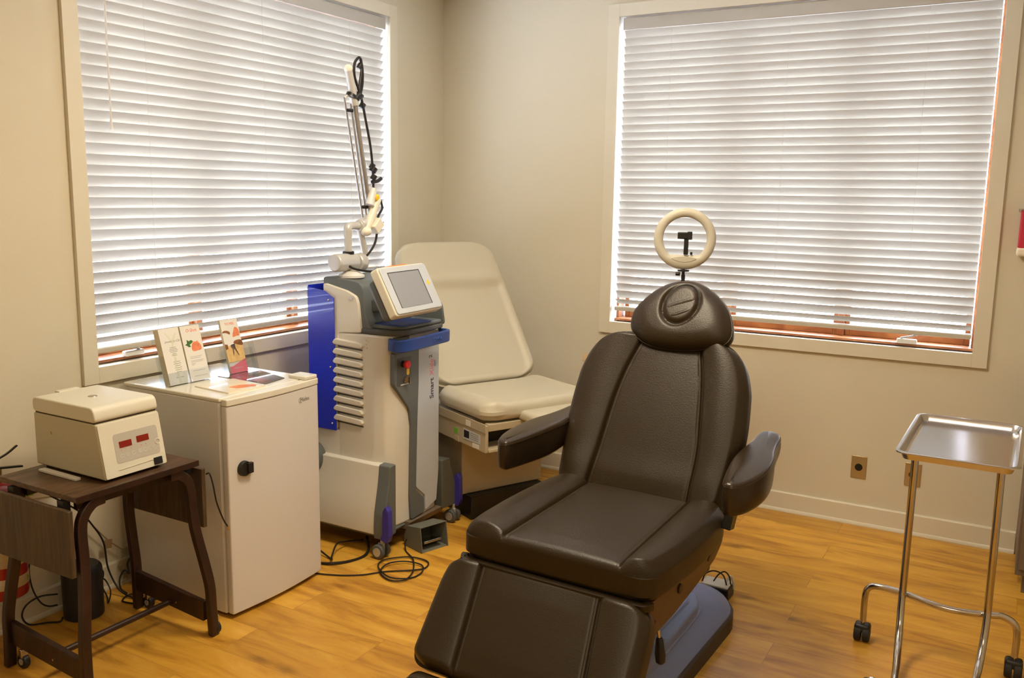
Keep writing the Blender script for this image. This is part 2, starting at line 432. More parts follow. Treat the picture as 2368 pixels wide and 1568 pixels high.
def text(name, s, size, m, parent, mtx, ext=.0006, align='LEFT', sx=1.0, shear=0, bold=0):
    cu = bpy.data.curves.new(name, 'FONT'); cu.body = s; cu.size = size; cu.extrude = ext; cu.align_x = align; cu.shear = shear; cu.offset = bold
    tmp = bpy.data.objects.new(name+'_tmp', cu); COL.objects.link(tmp)
    dg = bpy.context.evaluated_depsgraph_get(); me = bpy.data.meshes.new_from_object(tmp.evaluated_get(dg)); me.name = name
    bpy.data.objects.remove(tmp); bpy.data.curves.remove(cu)
    me.transform(Matrix.Diagonal((sx, 1, 1, 1)))
    me.materials.clear(); me.materials.append(m)
    o = bpy.data.objects.new(name, me); COL.objects.link(o); o.matrix_local = mtx
    if parent: o.parent = parent
    return o
def flat(name, poly, m, parent, mtx, t=.0008):
    return obj(name, prism(poly, 0, t, 'z'), m, parent, smooth=False, mtx=mtx)
def P0(origin): return Matrix.Translation(-Vector(origin))

# ---------------------------------------------------------------- room shell
RX, RY, H = 4.1, -5.3, 2.80
WL = dict(s0=.4743, s1=2.4651, z0=.849, z1=2.605)      # left wall window: y from -s0 to -s1
WR = dict(s0=1.0684, s1=3.0032, z0=.849, z1=2.605)     # right wall window: x
T_ = .0642
def struct(name, bm, m, parent=None, **k):
    o = obj(name, bm, m, parent, **k)
    if not parent: o['kind'] = 'structure'
    return o
struct('floor', bx(-.16, RX+.1, RY-.1, .16, -.1, 0), M['floor'], smooth=False)
struct('ceiling', bx(-.16, RX+.1, RY-.1, .16, H, H+.1), M['ceil'], smooth=False)
def wall_with_hole(name, along, thick0, thick1, a0, a1, h0, h1, z0, z1):
    bm = bmesh.new()
    def q(s0, s1, zz0, zz1):
        if along == 'y': bx(thick0, thick1, -s1, -s0, zz0, zz1, bm)
        else: bx(s0, s1, thick0, thick1, zz0, zz1, bm)
    q(a0, h0, 0, H); q(h1, a1, 0, H); q(h0, h1, 0, z0); q(h0, h1, z1, H)
    bmesh.ops.remove_doubles(bm, verts=bm.verts, dist=1e-5)
    return struct(name, bm, M['wall'], smooth=False)
wall_with_hole('wall_left', 'y', -.21, 0, 0, -RY+.1, WL['s0']+T_-.006, WL['s1']-T_+.006, WL['z0']+T_-.006, WL['z1']-T_+.006)
wall_with_hole('wall_back', 'x', 0, .21, -.21, RX+.1, WR['s0']+T_-.006, WR['s1']-T_+.006, WR['z0']+T_-.006, WR['z1']-T_+.006)
struct('wall_right', bx(RX, RX+.1, RY, 0, 0, H), M['wall'], smooth=False)
struct('wall_front', bx(0, RX, RY-.1, RY, 0, H), M['wall'], smooth=False)
# baseboards with a quarter-round shoe
def baseboard(name, p0, p1, nrm):
    p0 = Vector(p0); p1 = Vector(p1); nrm = Vector(nrm)
    prof = [(0, 0), (.022, 0), (.022, .006), (.019, .014), (.013, .018), (.013, .098), (.009, .104), (0, .104)]
    bm = bmesh.new()
    v0 = [bm.verts.new(p0+nrm*a+Vector((0, 0, b))) for a, b in prof]; v1 = [bm.verts.new(p1+nrm*a+Vector((0, 0, b))) for a, b in prof]
    n = len(prof); bm.faces.new(v0); bm.faces.new(v1[::-1])
    for i in range(n): bm.faces.new((v0[i], v0[(i+1) % n], v1[(i+1) % n], v1[i]))
    struct(name, bm, M['trim'], smooth=False)
baseboard('baseboard_left', (0, RY, 0), (0, 0, 0), (1, 0, 0))
baseboard('baseboard_back', (.022, 0, 0), (3.189, 0, 0), (0, -1, 0))

def window(idx, o, ax, nin, w, z0, z1, mull, cranks):
    """o: point of the wall line at the left of the outer casing (z=0), ax: along, nin: into the room"""
    R = thing('window_%d' % idx, None, None, (0, 0, 0)); R['kind'] = 'structure'
    o = Vector(o); ax = Vector(ax); nin = Vector(nin); Z = Vector((0, 0, 1))
    def bxl(s0, s1, d0, d1, a, b, bm=None):
        bm = bm or bmesh.new()
        c = o+ax*(s0+s1)/2+nin*(d0+d1)/2+Z*(a+b)/2
        size = (abs(ax.x)*(s1-s0)+abs(nin.x)*(d1-d0), abs(ax.y)*(s1-s0)+abs(nin.y)*(d1-d0), b-a)
        return box(c, [abs(x) for x in size], bm)
    t = T_
    bm = bxl(0, t, 0, .018, z0, z1); bxl(w-t, w, 0, .018, z0, z1, bm); bxl(t, w-t, 0, .018, z0, z0+t, bm); bxl(t, w-t, 0, .018, z1-t, z1, bm)
    obj('casing', bm, M['trim'], R, bevel=.0015, seg=2, smooth=False)
    bm = bxl(t-.006, t, -.20, -.001, z0+t-.006, z1-t); bxl(w-t, w-t+.006, -.20, -.001, z0+t-.006, z1-t+.006, bm)
    bxl(t-.006, w-t+.006, -.20, -.001, z1-t, z1-t+.006, bm)
    obj('jamb_liner', bm, M['jamb'], R, smooth=False)
    i0, i1, b0, b1 = t+.001, w-t-.001, z0+t, z1-t-.001
    # stained wood frame deeper in the opening
    d0, d1 = -.190, -.145; fw = .024
    bm = bxl(i0, i0+.012, d0, -.08, b0, b1); bxl(i1-.012, i1, d0, -.08, b0, b1, bm); bxl(i0, i1, d0, -.05, b0, b0+.012, bm)
    bxl(i0, i1, d0, d1, b1-.03, b1, bm)
    obj('wood_frame', bm, M['pinewood'], R, bevel=.002, smooth=False)
    bm = bmesh.new()
    for m_ in mull: bxl(i0+m_-.016, i0+m_+.016, d0, -.125, b0+.012, b1-.03, bm)
    obj('mullion', bm, M['pinewood'], R, bevel=.002, smooth=False)
    edges = [0]+list(mull)+[i1-i0]
    for k in range(len(edges)-1):
        e0 = i0+edges[k]+(.02 if k == 0 else .016); e1 = i0+edges[k+1]-(.02 if k == len(edges)-2 else .016)
        bm = bxl(e0, e0+fw, d0+.01, -.150, b0+.012, b1-.03); bxl(e1-fw, e1, d0+.01, -.150, b0+.012, b1-.03, bm)
        bxl(e0+fw, e1-fw, d0+.01, -.150, b0+.012, b0+.052, bm); bxl(e0+fw, e1-fw, d0+.01, -.150, b1-.07, b1-.03, bm)
        s = obj('sash', bm, M['pinewood'], R, bevel=.003, smooth=False)
        obj('pane', bxl(e0+fw-.004, e1-fw+.004, -.168, -.164, b0+.048, b1-.066), M['glass'], s, smooth=False)
    for c in cranks:
        # folding crank handle on the sill
        q = o+ax*(i0+c)+nin*(-.040)+Z*(b0+.013)
        h = obj('crank_handle', box(q+Z*.011+ax*0, (.09*abs(ax.x)+.03*abs(nin.x), .09*abs(ax.y)+.03*abs(nin.y), .022)), M['whiteplastic'], R, bevel=.006)
        obj('crank_arm', sweep([q+Z*.024-ax*.03, q+Z*.034+ax*.01, q+Z*.048+ax*.05], rect(.012, .008)), M['whiteplastic'], h, bevel=.002)
    return R
window(1, (0, -WL['s0'], 0), (0, -1, 0), (1, 0, 0), WL['s1']-WL['s0'], WL['z0'], WL['z1'], (.62, 1.24), (.30, 1.66))
window(2, (WR['s0'], 0, 0), (1, 0, 0), (0, -1, 0), WR['s1']-WR['s0'], WR['z0'], WR['z1'], (.62, 1.20), (1.52,))

def blind(name, label, o, ax, nin, s0, s1, ztop, zbot, cords, wand, nslat):
    R = thing(name, label, 'window blind', (0, 0, 0), group='horizontal slatted blinds')
    o = Vector(o); ax = Vector(ax); nin = Vector(nin); Z = Vector((0, 0, 1))
    def rail(d, h, z, dc, rnd=.004, e0=0, e1=0):
        c = o+ax*(s0+s1)/2+nin*dc+Z*z; L = s1-s0-.004
        return box(c, (abs(ax.x)*L+abs(nin.x)*d, abs(ax.y)*L+abs(nin.y)*d, h))
    dc = -.030
    obj('valance', rail(.010, .062, ztop-.034, dc+.026), M['slat'], R, bevel=.004)
    obj('headrail', rail(.045, .045, ztop-.028, dc-.006), M['whiteplastic'], R, bevel=.003)
    obj('bottom_rail', rail(.050, .022, zbot, dc), M['rail'], R, bevel=.005)
    # slats: room edge up, outer edge down
    z_hi = ztop-.085; z_lo = zbot+.040
    tilt = math.radians(57); Ws = .050
    for i in range(nslat):
        zc = z_hi-(z_hi-z_lo)*i/(nslat-1)
        tl = tilt + math.radians(4.5-6.5*i/(nslat-1)+random.uniform(-.8, .8))
        if i == nslat-1: tl = math.radians(34)
        u = nin*math.cos(tl)+Z*math.sin(tl); nn = -nin*math.sin(tl)+Z*math.cos(tl)
        bm = bmesh.new(); secs = []
        K = 6
        prof = []
        for k in range(K+1):
            t = -1+2*k/K; prof.append(u*(t*Ws/2)+nn*(.0022*(1-t*t)-.0011+.0013))
        for k in range(K, -1, -1):
            t = -1+2*k/K; prof.append(u*(t*Ws/2)+nn*(.0022*(1-t*t)-.0011-.0013))
        for s in (s0+.004, s1-.004):
            base = o+ax*s+nin*dc+Z*(zc+random.uniform(-.0006, .0006)); secs.append([bm.verts.new(base+p) for p in prof])
        a, b = secs; n = len(a)
        bm.faces.new(a); bm.faces.new(b[::-1])
        for k in range(n): bm.faces.new((a[k], a[(k+1) % n], b[(k+1) % n], b[k]))
        obj('slat', bm, M['slat'], R)
    for c in cords:
        bm = bmesh.new()
        for dd in (.027, -.027):
            a = o+ax*c+nin*(dc+dd)
            cyl(a+Z*zbot, a+Z*(ztop-.06), .0005, bm=bm, n=6)
        obj('ladder_cord', bm, M['rail'], R)
    if wand is not None:
        a = o+ax*wand+nin*(dc+.045)
        bm = cyl(a+Z*1.86, a+Z*(ztop-.05), .0035, bm=None, n=8); cyl(a+Z*1.825, a+Z*1.862, .006, .0045, bm=bm, n=10)
        obj('tilt_wand', bm, M['whiteplastic'], R)
    return R
blind('window_blind', 'white horizontal slat blind over the left window, above the small refrigerator', (0, 0, 0), (0, -1, 0), (1, 0, 0), WL['s0']+T_+.012, WL['s1']-T_-.006, WL['z1']-T_-.004, .972, (.85, 1.46, 2.10), 2.285, 36)
blind('window_blind', 'white horizontal slat blind over the right window, behind the ring light', (0, 0, 0), (1, 0, 0), (0, -1, 0), WR['s0']+T_+.014, WR['s1']-T_-.010, WR['z1']-T_-.004, .985, (1.42, 2.02, 2.64), None, 36)

# ---------------------------------------------------------------- wall fittings
def outlet(x, z, label):
    R = thing('wall_outlet', label, 'outlet', (x, 0, z), group='round brass outlets low on the wall')
    obj('cover_plate', box((0, -.003, 0), (.072, .006, .114)), M['plate'], R, bevel=.003)
    obj('socket', cyl((0, -.006, 0), (0, -.0085, 0), .018, n=28), M['black'], R)
    bm = cyl((0, -.006, .042), (0, -.0075, .042), .003, n=10); cyl((0, -.006, -.042), (0, -.0075, -.042), .003, bm=bm, n=10)
    obj('screw', bm, M['brass'], R)
outlet(2.49, .295, 'brass outlet plate on the right wall, in plain view left of the tray stand')
outlet(2.736, .298, 'brass outlet plate on the right wall, partly behind the steel stand post')

def sharps():
    R = thing('sharps_container', 'red sharps container with ivory base mounted on the wall at the right edge', 'sharps container', (3.13, -.055, 1.37))
    obj('red_body', prism(rrect(-.055, .055, -.045, .045, .015), .035, .20, 'z'), M['sharpsred'], R, bevel=.004)
    obj('base', prism(rrect(-.058, .058, -.048, .048, .018), 0, .040, 'z'), M['sharpsbase'], R, bevel=.012)
    obj('lid', prism(rrect(-.064, .064, -.052, .052, .015), .19, .205, 'z'), M['plastic_film'], R, bevel=.003)
    obj('lid_flap', prism(rrect(-.045, .045, -.035, .035, .012), .205, .222, 'z'), M['sharpsred'], R, bevel=.003)
sharps()
def cabinet():
    R = thing('base_cabinet', 'brown-grey cabinet side just showing at the right edge below the sharps container', 'cabinet', (3.49, -.27, 0))
    obj('carcass', bx(-.30, .30, -.25, .265, .09, .84), M['cabinet'], R, bevel=.004)
    obj('toe_kick', bx(-.27, .29, -.20, .26, 0, .09), M['cabinet'], R)
    obj('worktop', bx(-.301, .32, -.27, .265, .84, .875), M['tablegrey'], R, bevel=.004)
    for s in (-1, 1):
        d = obj('door', bx(s*.15-.14, s*.15+.14, -.268, -.25, .12, .82), M['cabinet'], R, bevel=.003)
        obj('handle', cyl((s*.03, -.285, .60), (s*.03, -.285, .74), .005), M['steel'], d)
cabinet()

# ---------------------------------------------------------------- refrigerator
def fridge():
    x0, x1, y0, y1 = .07, .600, -2.335, -1.848
    R = thing('mini_refrigerator', 'small white refrigerator with a black lock on its door', 'refrigerator', (.33, -2.09, 0)); Pm = P0((.33, -2.09, 0))
    def add(name, bm, m, parent=R, **k):
        bmesh.ops.transform(bm, matrix=Pm, verts=bm.verts); return obj(name, bm, m, parent, **k)
    add('body', bx(x0, x1, y0, y1, .012, .835), M['fridge'], bevel=.006)
    add('top_panel', bx(x0, x1+.004, y0-.002, y1+.002, .835, .851), M['fridgetop'], bevel=.005)
    add('gasket', bx(x1, x1+.012, y0+.008, y1-.008, .02, .83), M['gasket'])
    n = 14; pl = [(x1+.010, y1), (x1+.010, y0)]
    for i in range(n+1):
        t = i/n; pl.append((x1+.038+.016*math.sin(math.pi*t), y0+(y1-y0)*t))
    d = add('door', prism(roundpoly(pl, .006, 3), .018, .822, 'z'), M['fridge'], bevel=.003)
    cap = add('door_top_cap', prism(roundpoly([(a if a < .62 else a+.003, b) for a, b in pl], .006, 3), .8235, .850, 'z'), M['fridgetop'], d, bevel=.004)
    add('hinge_cover', prism(rrect(.548, .642, -1.925, -1.853, .008), .850, .866, 'z'), M['fridgetop'], bevel=.004)
    # round key lock with square cover
    lk = add('door_lock', cyl((.642, -2.268, .577), (.658, -2.268, .577), .030, .028, n=30), M['black'], d, bevel=.002)
    add('lock_cover', bx(.650, .666, -2.262, -2.236, .556, .597), M['black'], lk, bevel=.003)
    bm = bmesh.new()
    for sx in (x0+.04, x1-.04):
        for sy in (y0+.05, y1-.05): cyl((sx, sy, 0), (sx, sy, .014), .016, bm=bm, n=14)
    add('foot', bm, M['black'])
    m = Matrix.Translation(-Vector((.33, -2.09, 0))) @ frame_mtx((.6502, -1.965, .771), (-.10, 1, 0), (0, 0, 1))
    text('brand_lettering', 'Midea', .024, M['ink'], d, m)
    ring = []
    for i in range(22):
        t = math.radians(60+i*11.5); ring.append(Vector((.6500, -1.962+.0105*math.cos(t), .779+.0105*math.sin(t))))
    add('logo_arc', sweep(ring, circ(.0007, 5)), M['ink'], d)
    # energy sticker on the side
    m2 = lambda x, z: Matrix.Translation(-Vector((.33, -2.09, 0))) @ frame_mtx((x, y0-.0004, z), (1, 0, 0), (0, 0, 1))
    st = flat('side_sticker', rrect(0, .10, 0, .145, .004), M['fridge'], R, m2(.11, .672), t=.0004)
    for i, (x, z, w) in enumerate(((.135, .690, .030), (.172, .692, .010), (.135, .704, .050), (.135, .716, .042), (.100, .815, .040))):
        flat('sticker_print', [(0, 0), (w, 0), (w, .005), (0, .005)], M['ink'], R, m2(x, z), t=.0006)
fridge()

# things on the refrigerator
def booklet(name, label, poly, z, t, m, marks):
    c = (sum(p[0] for p in poly)/len(poly), sum(p[1] for p in poly)/len(poly))
    R = thing(name, label, 'booklet', (c[0], c[1], z))
    q = [(p[0]-c[0], p[1]-c[1]) for p in poly]
    obj('pages', prism(roundpoly(q, .004, 3), 0, t, 'z'), m, R, smooth=False)
    for nm, mk, mm in marks:
        obj(nm, prism(roundpoly([(p[0]-c[0], p[1]-c[1]) for p in mk], .012, 4), t, t+.0004, 'z'), mm, R, smooth=False)
booklet('booklet', 'cream booklet with an orange picture lying flat on the refrigerator top', [(.375, -2.25), (.575, -2.265), (.59, -2.085), (.39, -2.07)], .851, .005, M['gloss2'] if 'gloss2' in M else mat('glossy_cream_cover', (.80, .74, .60), .12, coat=.6),
        [('cover_picture', [(.50, -2.20), (.545, -2.19), (.57, -2.12), (.545, -2.10), (.505, -2.14)], M['fruit'])])
booklet('booklet', 'glossy dark-topped booklet mirroring the window, lying behind the cream booklet on the refrigerator', [(.29, -2.06), (.565, -2.075), (.545, -1.94), (.285, -1.86)], .851, .003, mat('glossy_black_cover', (.05, .03, .03), .03, coat=1),
        [('cover_picture', [(.40, -2.05), (.545, -2.06), (.53, -2.0), (.40, -1.99)], mat('glossy_red_print', (.30, .03, .02), .05, coat=1))])

# brochures: leaning planes, local frame a (across, +y world), b (up the sheet), c (towards the room)
LEAN = math.atan2(.062, .222)
def sheet_frame(y, x, z=.8555):
    up = Vector((-math.sin(LEAN), 0, math.cos(LEAN))); return frame_mtx((x, y, z), (0, 1, 0), up)
def leaflet_stack(label, x, y, w, h, th, marks, face):
    R = bpy.data.objects.new('leaflet_stack', None); COL.objects.link(R); R.matrix_world = sheet_frame(y, x)
    tag(R, label, 'leaflets', 'leaflets standing in acrylic holders')
    obj('paper_block', prism([(0, 0), (w, 0), (w, h), (0, h)], -th, -.0006, 'z'), M['paperedge'], R, smooth=False)
    obj('front_sheet', prism([(0, 0), (w, 0), (w, h), (0, h)], -.0006, 0, 'z'), face, R, smooth=False)
    for k in marks:
        nm, kind, args, mm = k
        if kind == 'poly': flat(nm, args, mm, R, Matrix.Identity(4), t=.0004)
        else:
            s, size, px_, py_ = args[:4]
            text(nm, s, size, mm, R, Matrix.Translation((px_, py_, .0001)), ext=.0003, align='LEFT', shear=args[4] if len(args) > 4 else 0)
lines = []
for i, (yy, ww) in enumerate(((.145, .028), (.139, .034), (.133, .040), (.127, .034), (.119, .020), (.113, .024), (.088, .030), (.080, .034), (.072, .028), (.064, .034), (.056, .030), (.048, .022), (.026, .036))):
    lines.append(('print_line', 'poly', [(.050-ww/2+.004*(i > 5), yy), (.050+ww/2+.004*(i > 5), yy), (.050+ww/2+.004*(i > 5), yy+.0018), (.050-ww/2+.004*(i > 5), yy+.0018)], M['ink']))
leaflet_stack('cream leaflet stack with grey script heading in the left pocket of the acrylic holder', .305, -2.303, .094, .222, .030,
    [('stem_print', 'poly', [(.046, .0), (.056, .0), (.054, .12), (.049, .155), (.046, .12)], M['inkgreen']),
     ('stem_print', 'poly', [(.050, .15), (.053, .15), (.078, .200), (.074, .202), (.052, .172), (.030, .205), (.027, .202), (.049, .168)], M['inkgreen']),
     ('heading', 'text', ('jeuneskin Cle', .013, .018, .166, .35), M['ink'])]+lines, M['paper'])
leaflet_stack('white leaflet stack with red heading and fruit picture in the right pocket', .308, -2.204, .094, .222, .014,
    [('heading', 'text', ('O-Shot', .018, .024, .196, .15), M['inkred']),
     ('leaf_picture', 'poly', closed_smooth([(.008, .147), (.018, .152), (.020, .166), (.028, .160), (.040, .163), (.048, .157), (.040, .150), (.030, .145), (.034, .138), (.024, .136), (.016, .143)], 4), M['leafgreen']),
     ('fruit_picture', 'poly', closed_smooth([(.036, .128), (.040, .145), (.052, .156), (.062, .154), (.068, .158), (.074, .150), (.082, .140), (.082, .122), (.060, .118), (.042, .118)], 5), M['fruit'])]
    + [('print_line', 'poly', [(.018, yy), (.018+ww, yy), (.018+ww, yy+.0012), (.018, yy+.0012)], M['ink']) for yy, ww in ((.096, .058), (.090, .050), (.080, .062), (.075, .056), (.069, .020), (.064, .016), (.040, .060), (.018, .066))], M['paper'])
leaflet_stack('colourful leaflet stack with a beach picture and pink foot, standing alone', .318, -2.010, .092, .225, .012,
    [('photo_ground', 'poly', [(0, .045), (.092, .045), (.092, .125), (.07, .13), (.05, .12), (.02, .115), (0, .12)], M['sand']),
     ('photo_rocks', 'poly', closed_smooth([(.050, .122), (.092, .110), (.092, .132), (.070, .136), (.052, .132)], 3), M['brownprint']),
     ('photo_rocks', 'poly', [(.0, .100), (.014, .104), (.014, .122), (0, .124)], M['brownprint']),
     ('pink_band', 'poly', [(0, 0), (.092, 0), (.092, .055), (.018, .030), (0, .03)], M['inkpink']),
     ('legs_print', 'poly', [(.030, .118), (.052, .122), (.052, .104), (.064, .072), (.060, .070), (.044, .100), (.036, .072), (.032, .072), (.034, .100), (.028, .110)], M['navy']),
     ('hair_print', 'poly', closed_smooth([(.0, .172), (.020, .170), (.036, .162), (.040, .170), (.030, .178), (.010, .180)], 3), M['brownprint']),
     ('shawl_print', 'poly', closed_smooth([(.050, .150), (.060, .175), (.072, .190), (.086, .180), (.088, .155), (.070, .152)], 4), M['fruit']),
     ('heading', 'text', ('TO FEEL', .014, .022, .202), M['inkred']),
     ('caption', 'text', ('feeling now', .010, .022, .018, .2), M['paper'])], M['paper'])
def holder(label, y, x, w, h, depth, wback):
    R = bpy.data.objects.new('brochure_holder', None); COL.objects.link(R); R.matrix_world = sheet_frame(y, x, .8535)
    tag(R, label, 'brochure holder', 'clear acrylic brochure holders')
    obj('back_plate', prism(rrect(-.012, wback, 0, h, .008), -depth-.003, -depth, 'z'), M['acrylic'], R, smooth=False)
    obj('front_plate', prism(rrect(-.004, w, 0, .05, .004), .002, .005, 'z'), M['acrylic'], R, smooth=False)
    obj('bottom_plate', prism([(-.012, -.0015), (wback, -.0015), (wback, 0), (-.012, 0)], -depth-.003, .005, 'z'), M['acrylic'], R, smooth=False)
    for s in (-.0065, w): obj('side_plate', prism([(s, 0), (s+.0025, 0), (s+.0025, .12), (s, .12)], -depth, .002, 'z'), M['acrylic'], R, smooth=False)
holder('clear acrylic holder with two pockets at the refrigerator top left, filled with white leaflets', -2.303, .305, .200, .20, .034, .225)
holder('clear acrylic holder wider than its single beach leaflet, behind the booklets on the refrigerator', -2.010, .318, .150, .10, .030, .170)

# ---------------------------------------------------------------- typewriter table, centrifuge
def table():
    O = (.44, -2.71, 0); R = thing('drop_leaf_table', 'dark walnut drop-leaf typing table on casters holding the centrifuge', 'table', O); Pm = P0(O)
    def add(name, bm, m, parent=R, **k):
        bmesh.ops.transform(bm, matrix=Pm, verts=bm.verts); return obj(name, bm, m, parent, **k)
    add('tabletop', bx(.235, .640, -2.945, -2.475, .642, .660), M['tabletop'], bevel=.002, smooth=False)
    add('top_edge_band', bx(.6405, .646, -2.945, -2.475, .641, .6605), M['darkwood'], smooth=False)
    add('apron', bx(.56, .575, -2.90, -2.52, .595, .641), M['darkwood'], smooth=False)
    add('apron', bx(.30, .315, -2.90, -2.52, .595, .641), M['darkwood'], smooth=False)
    for s, yl in ((-1, -2.965), (1, -2.452)):
        f = add('drop_leaf', bx(.255, .640, yl-.008, yl+.008, .405, .622), M['flapwood'], bevel=.002, smooth=False)
        for hx in (.30, .56): add('hinge_bracket', bx(hx, hx+.03, yl-s*.035, yl-s*.010, .60, .640), M['black'])
    def leg(x, y0, s, front):
        # bent leg: curves out of the apron, then down with a slight outward sweep
        dx = .045 if front else -.03
        pts = [(x, y0-s*.085, .628), (x, y0-s*.045, .622), (x, y0-s*.012, .590), (x, y0, .54), (x+dx*.22, y0+s*.004, .42), (x+dx*.62, y0+s*.022, .29), (x+dx*.85, y0+s*.036, .19), (x+dx*.9, y0+s*.038, .10), (x+dx, y0+s*.040, .004)]
        return add('leg', sweep(smooth_path(pts, 6), rect(.034, .024), up=Vector((1, 0, 0)), scale=None), M['darkwood'], bevel=.004)
    for s, y0 in ((1, -2.500), (-1, -2.925)):
        leg(.625, y0, s, True); leg(.285, y0, s, False)
        ys = y0+s*.030
        add('stretcher', prism([(.272, .165), (.272, .085), (.64, .055), (.64, .130)], ys-.010, ys+.010, 'y'), M['darkwood'], bevel=.003)
        add('rivet', cyl((.50, ys-.010*1, .095), (.50, ys-.013, .095), .004, n=10), M['steel'])
    add('rear_rail', cyl((.46, -2.955, .085), (.46, -2.470, .085), .011, n=14), M['darkwood'])
    for (cx, cy) in ((.66, -2.445), (.285, -2.435), (.30, -2.945)):
        bm = cyl((cx, cy-.010, .024), (cx, cy+.010, .024), .024, n=24)
        c = add('caster_wheel', bm, M['black'], bevel=.003)
        add('caster_fork', bx(cx-.006, cx+.010, cy-.013, cy+.013, .038, .070), M['steel'], c, bevel=.003)
        add('hub', cyl((cx, cy-.012, .024), (cx, cy+.012, .024), .011, n=16), M['casterhub'], c)
table()
obj_paper = obj('folded_paper', prism(roundpoly([(-.10, -.012), (.10, -.012), (.104, .008), (-.096, .012)], .006, 3), 0, .008, 'z'), M['paper'], loc=(.395, -2.834, .6605), rot=(0, 0, 0), bevel=.002)
tag(obj_paper, 'long folded white paper lying along the centrifuge side on the table', 'paper')
def pouch():
    R = thing('paper_pouch', 'pale paper pouch hanging on the wall behind the table leaf', 'pouch', (.004, -2.66, .47))
    obj('pouch_sheet', prism([(-.10, -.10), (.10, -.13), (.12, .06), (-.11, .10)], 0, .012, 'x'), M['paper'], R, bevel=.003)
    obj('pouch_flap', prism([(-.11, .07), (.13, .04), (.10, -.02), (-.05, .0)], .012, .018, 'x'), M['paperedge'], R, bevel=.002)
pouch()
def centrifuge():
    O = (.42, -2.69, .660); R = thing('centrifuge', 'cream benchtop centrifuge with two red displays, standing on the drop-leaf table', 'centrifuge', O); Pm = P0(O)
    def add(name, bm, m, parent=R, **k):
        bmesh.ops.transform(bm, matrix=Pm, verts=bm.verts); return obj(name, bm, m, parent, **k)
    y0, y1 = -2.812, -2.572
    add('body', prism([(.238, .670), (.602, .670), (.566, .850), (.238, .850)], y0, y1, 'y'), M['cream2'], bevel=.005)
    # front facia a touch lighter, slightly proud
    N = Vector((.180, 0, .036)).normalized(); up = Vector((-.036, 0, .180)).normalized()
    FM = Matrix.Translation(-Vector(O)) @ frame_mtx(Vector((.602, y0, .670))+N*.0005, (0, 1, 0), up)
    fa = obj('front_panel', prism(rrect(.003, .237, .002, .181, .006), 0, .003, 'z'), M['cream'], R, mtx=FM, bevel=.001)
    def onf(nm, poly, m, t=.004, t0=0): return obj(nm, prism(poly, t0, t, 'z'), m, R, mtx=FM, smooth=False)
    onf('control_membrane', rrect(.050, .219, .043, .140, .010), M['panelgrey'], .0036)
    for a, b in ((.068, .115), (.135, .182)):
        onf('display', rrect(a, a+.047, .092+(.004 if a > .1 else 0), .113+(.004 if a > .1 else 0), .001), M['red'], .0046)
    for i in range(5): onf('indicator', rrect(.072+i*.018+(.022 if i > 2 else 0), .0745+i*.018+(.022 if i > 2 else 0), .083, .0855, .001), M['inkred'], .0044)
    for i in range(3):
        c = .073+i*.022; bm = sweep([Vector((c+.008*math.cos(t*math.pi/8), .066+.005*math.sin(t*math.pi/8), .0038)) for t in range(16)], circ(.0006, 5), closed=True)
        obj('button_outline', bm, M['paper'], R, mtx=FM)
    for i in range(4):
        c = .142+i*.019; bm = sweep([Vector((c+.007*math.cos(t*math.pi/8), .066+.006*math.sin(t*math.pi/8), .0038)) for t in range(16)], circ(.0006, 5), closed=True)
        obj('button_outline', bm, M['paper'], R, mtx=FM)
    bm = sweep([Vector((.213+.009*math.cos(t*math.pi/8), .083+.009*math.sin(t*math.pi/8), .004)) for t in range(16)], circ(.0016, 6), closed=True)
    obj('knob_ring', bm, M['cream'], R, mtx=FM)
    onf('ledge_line', [(.052, .022), (.226, .026), (.226, .0275), (.052, .0235)], M['cream'], .005)
    onf('power_switch', rrect(.186, .218, .006, .030, .002), M['black'], .007)
    # side screw
    add('side_screw', cyl((.328, y0+.001, .790), (.328, y0-.003, .790), .005, n=14), M['brass'])
    ld = add('lid', prism(roundpoly([(.236, .854), (.568, .854), (.556, .904), (.236, .904)], .020, 6), y0-.0008, y1+.0008, 'y'), M['cream'], bevel=.005)
    add('lid_gap', bx(.245, .558, y0+.004, y1-.004, .848, .857), M['gapdark'])  # dark filler box drawn as the shade between body and lid
    add('sight_glass', cyl((.40, -2.70, .9038), (.40, -2.70, .9055), .016, .015, n=24), M['glassdisc'] if 'glassdisc' in M else M['steel'], ld)
    add('hinge_cover', bx(.236, .262, -2.73, -2.65, .901, .909), M['cream'], ld, bevel=.003)
    bm = bmesh.new()
    for sx in (.27, .57):
        for sy in (y0+.025, y1-.025): cyl((sx, sy, .660), (sx, sy, .672), .010, bm=bm, n=12)
    add('foot', bm, M['blackrub'])
centrifuge()

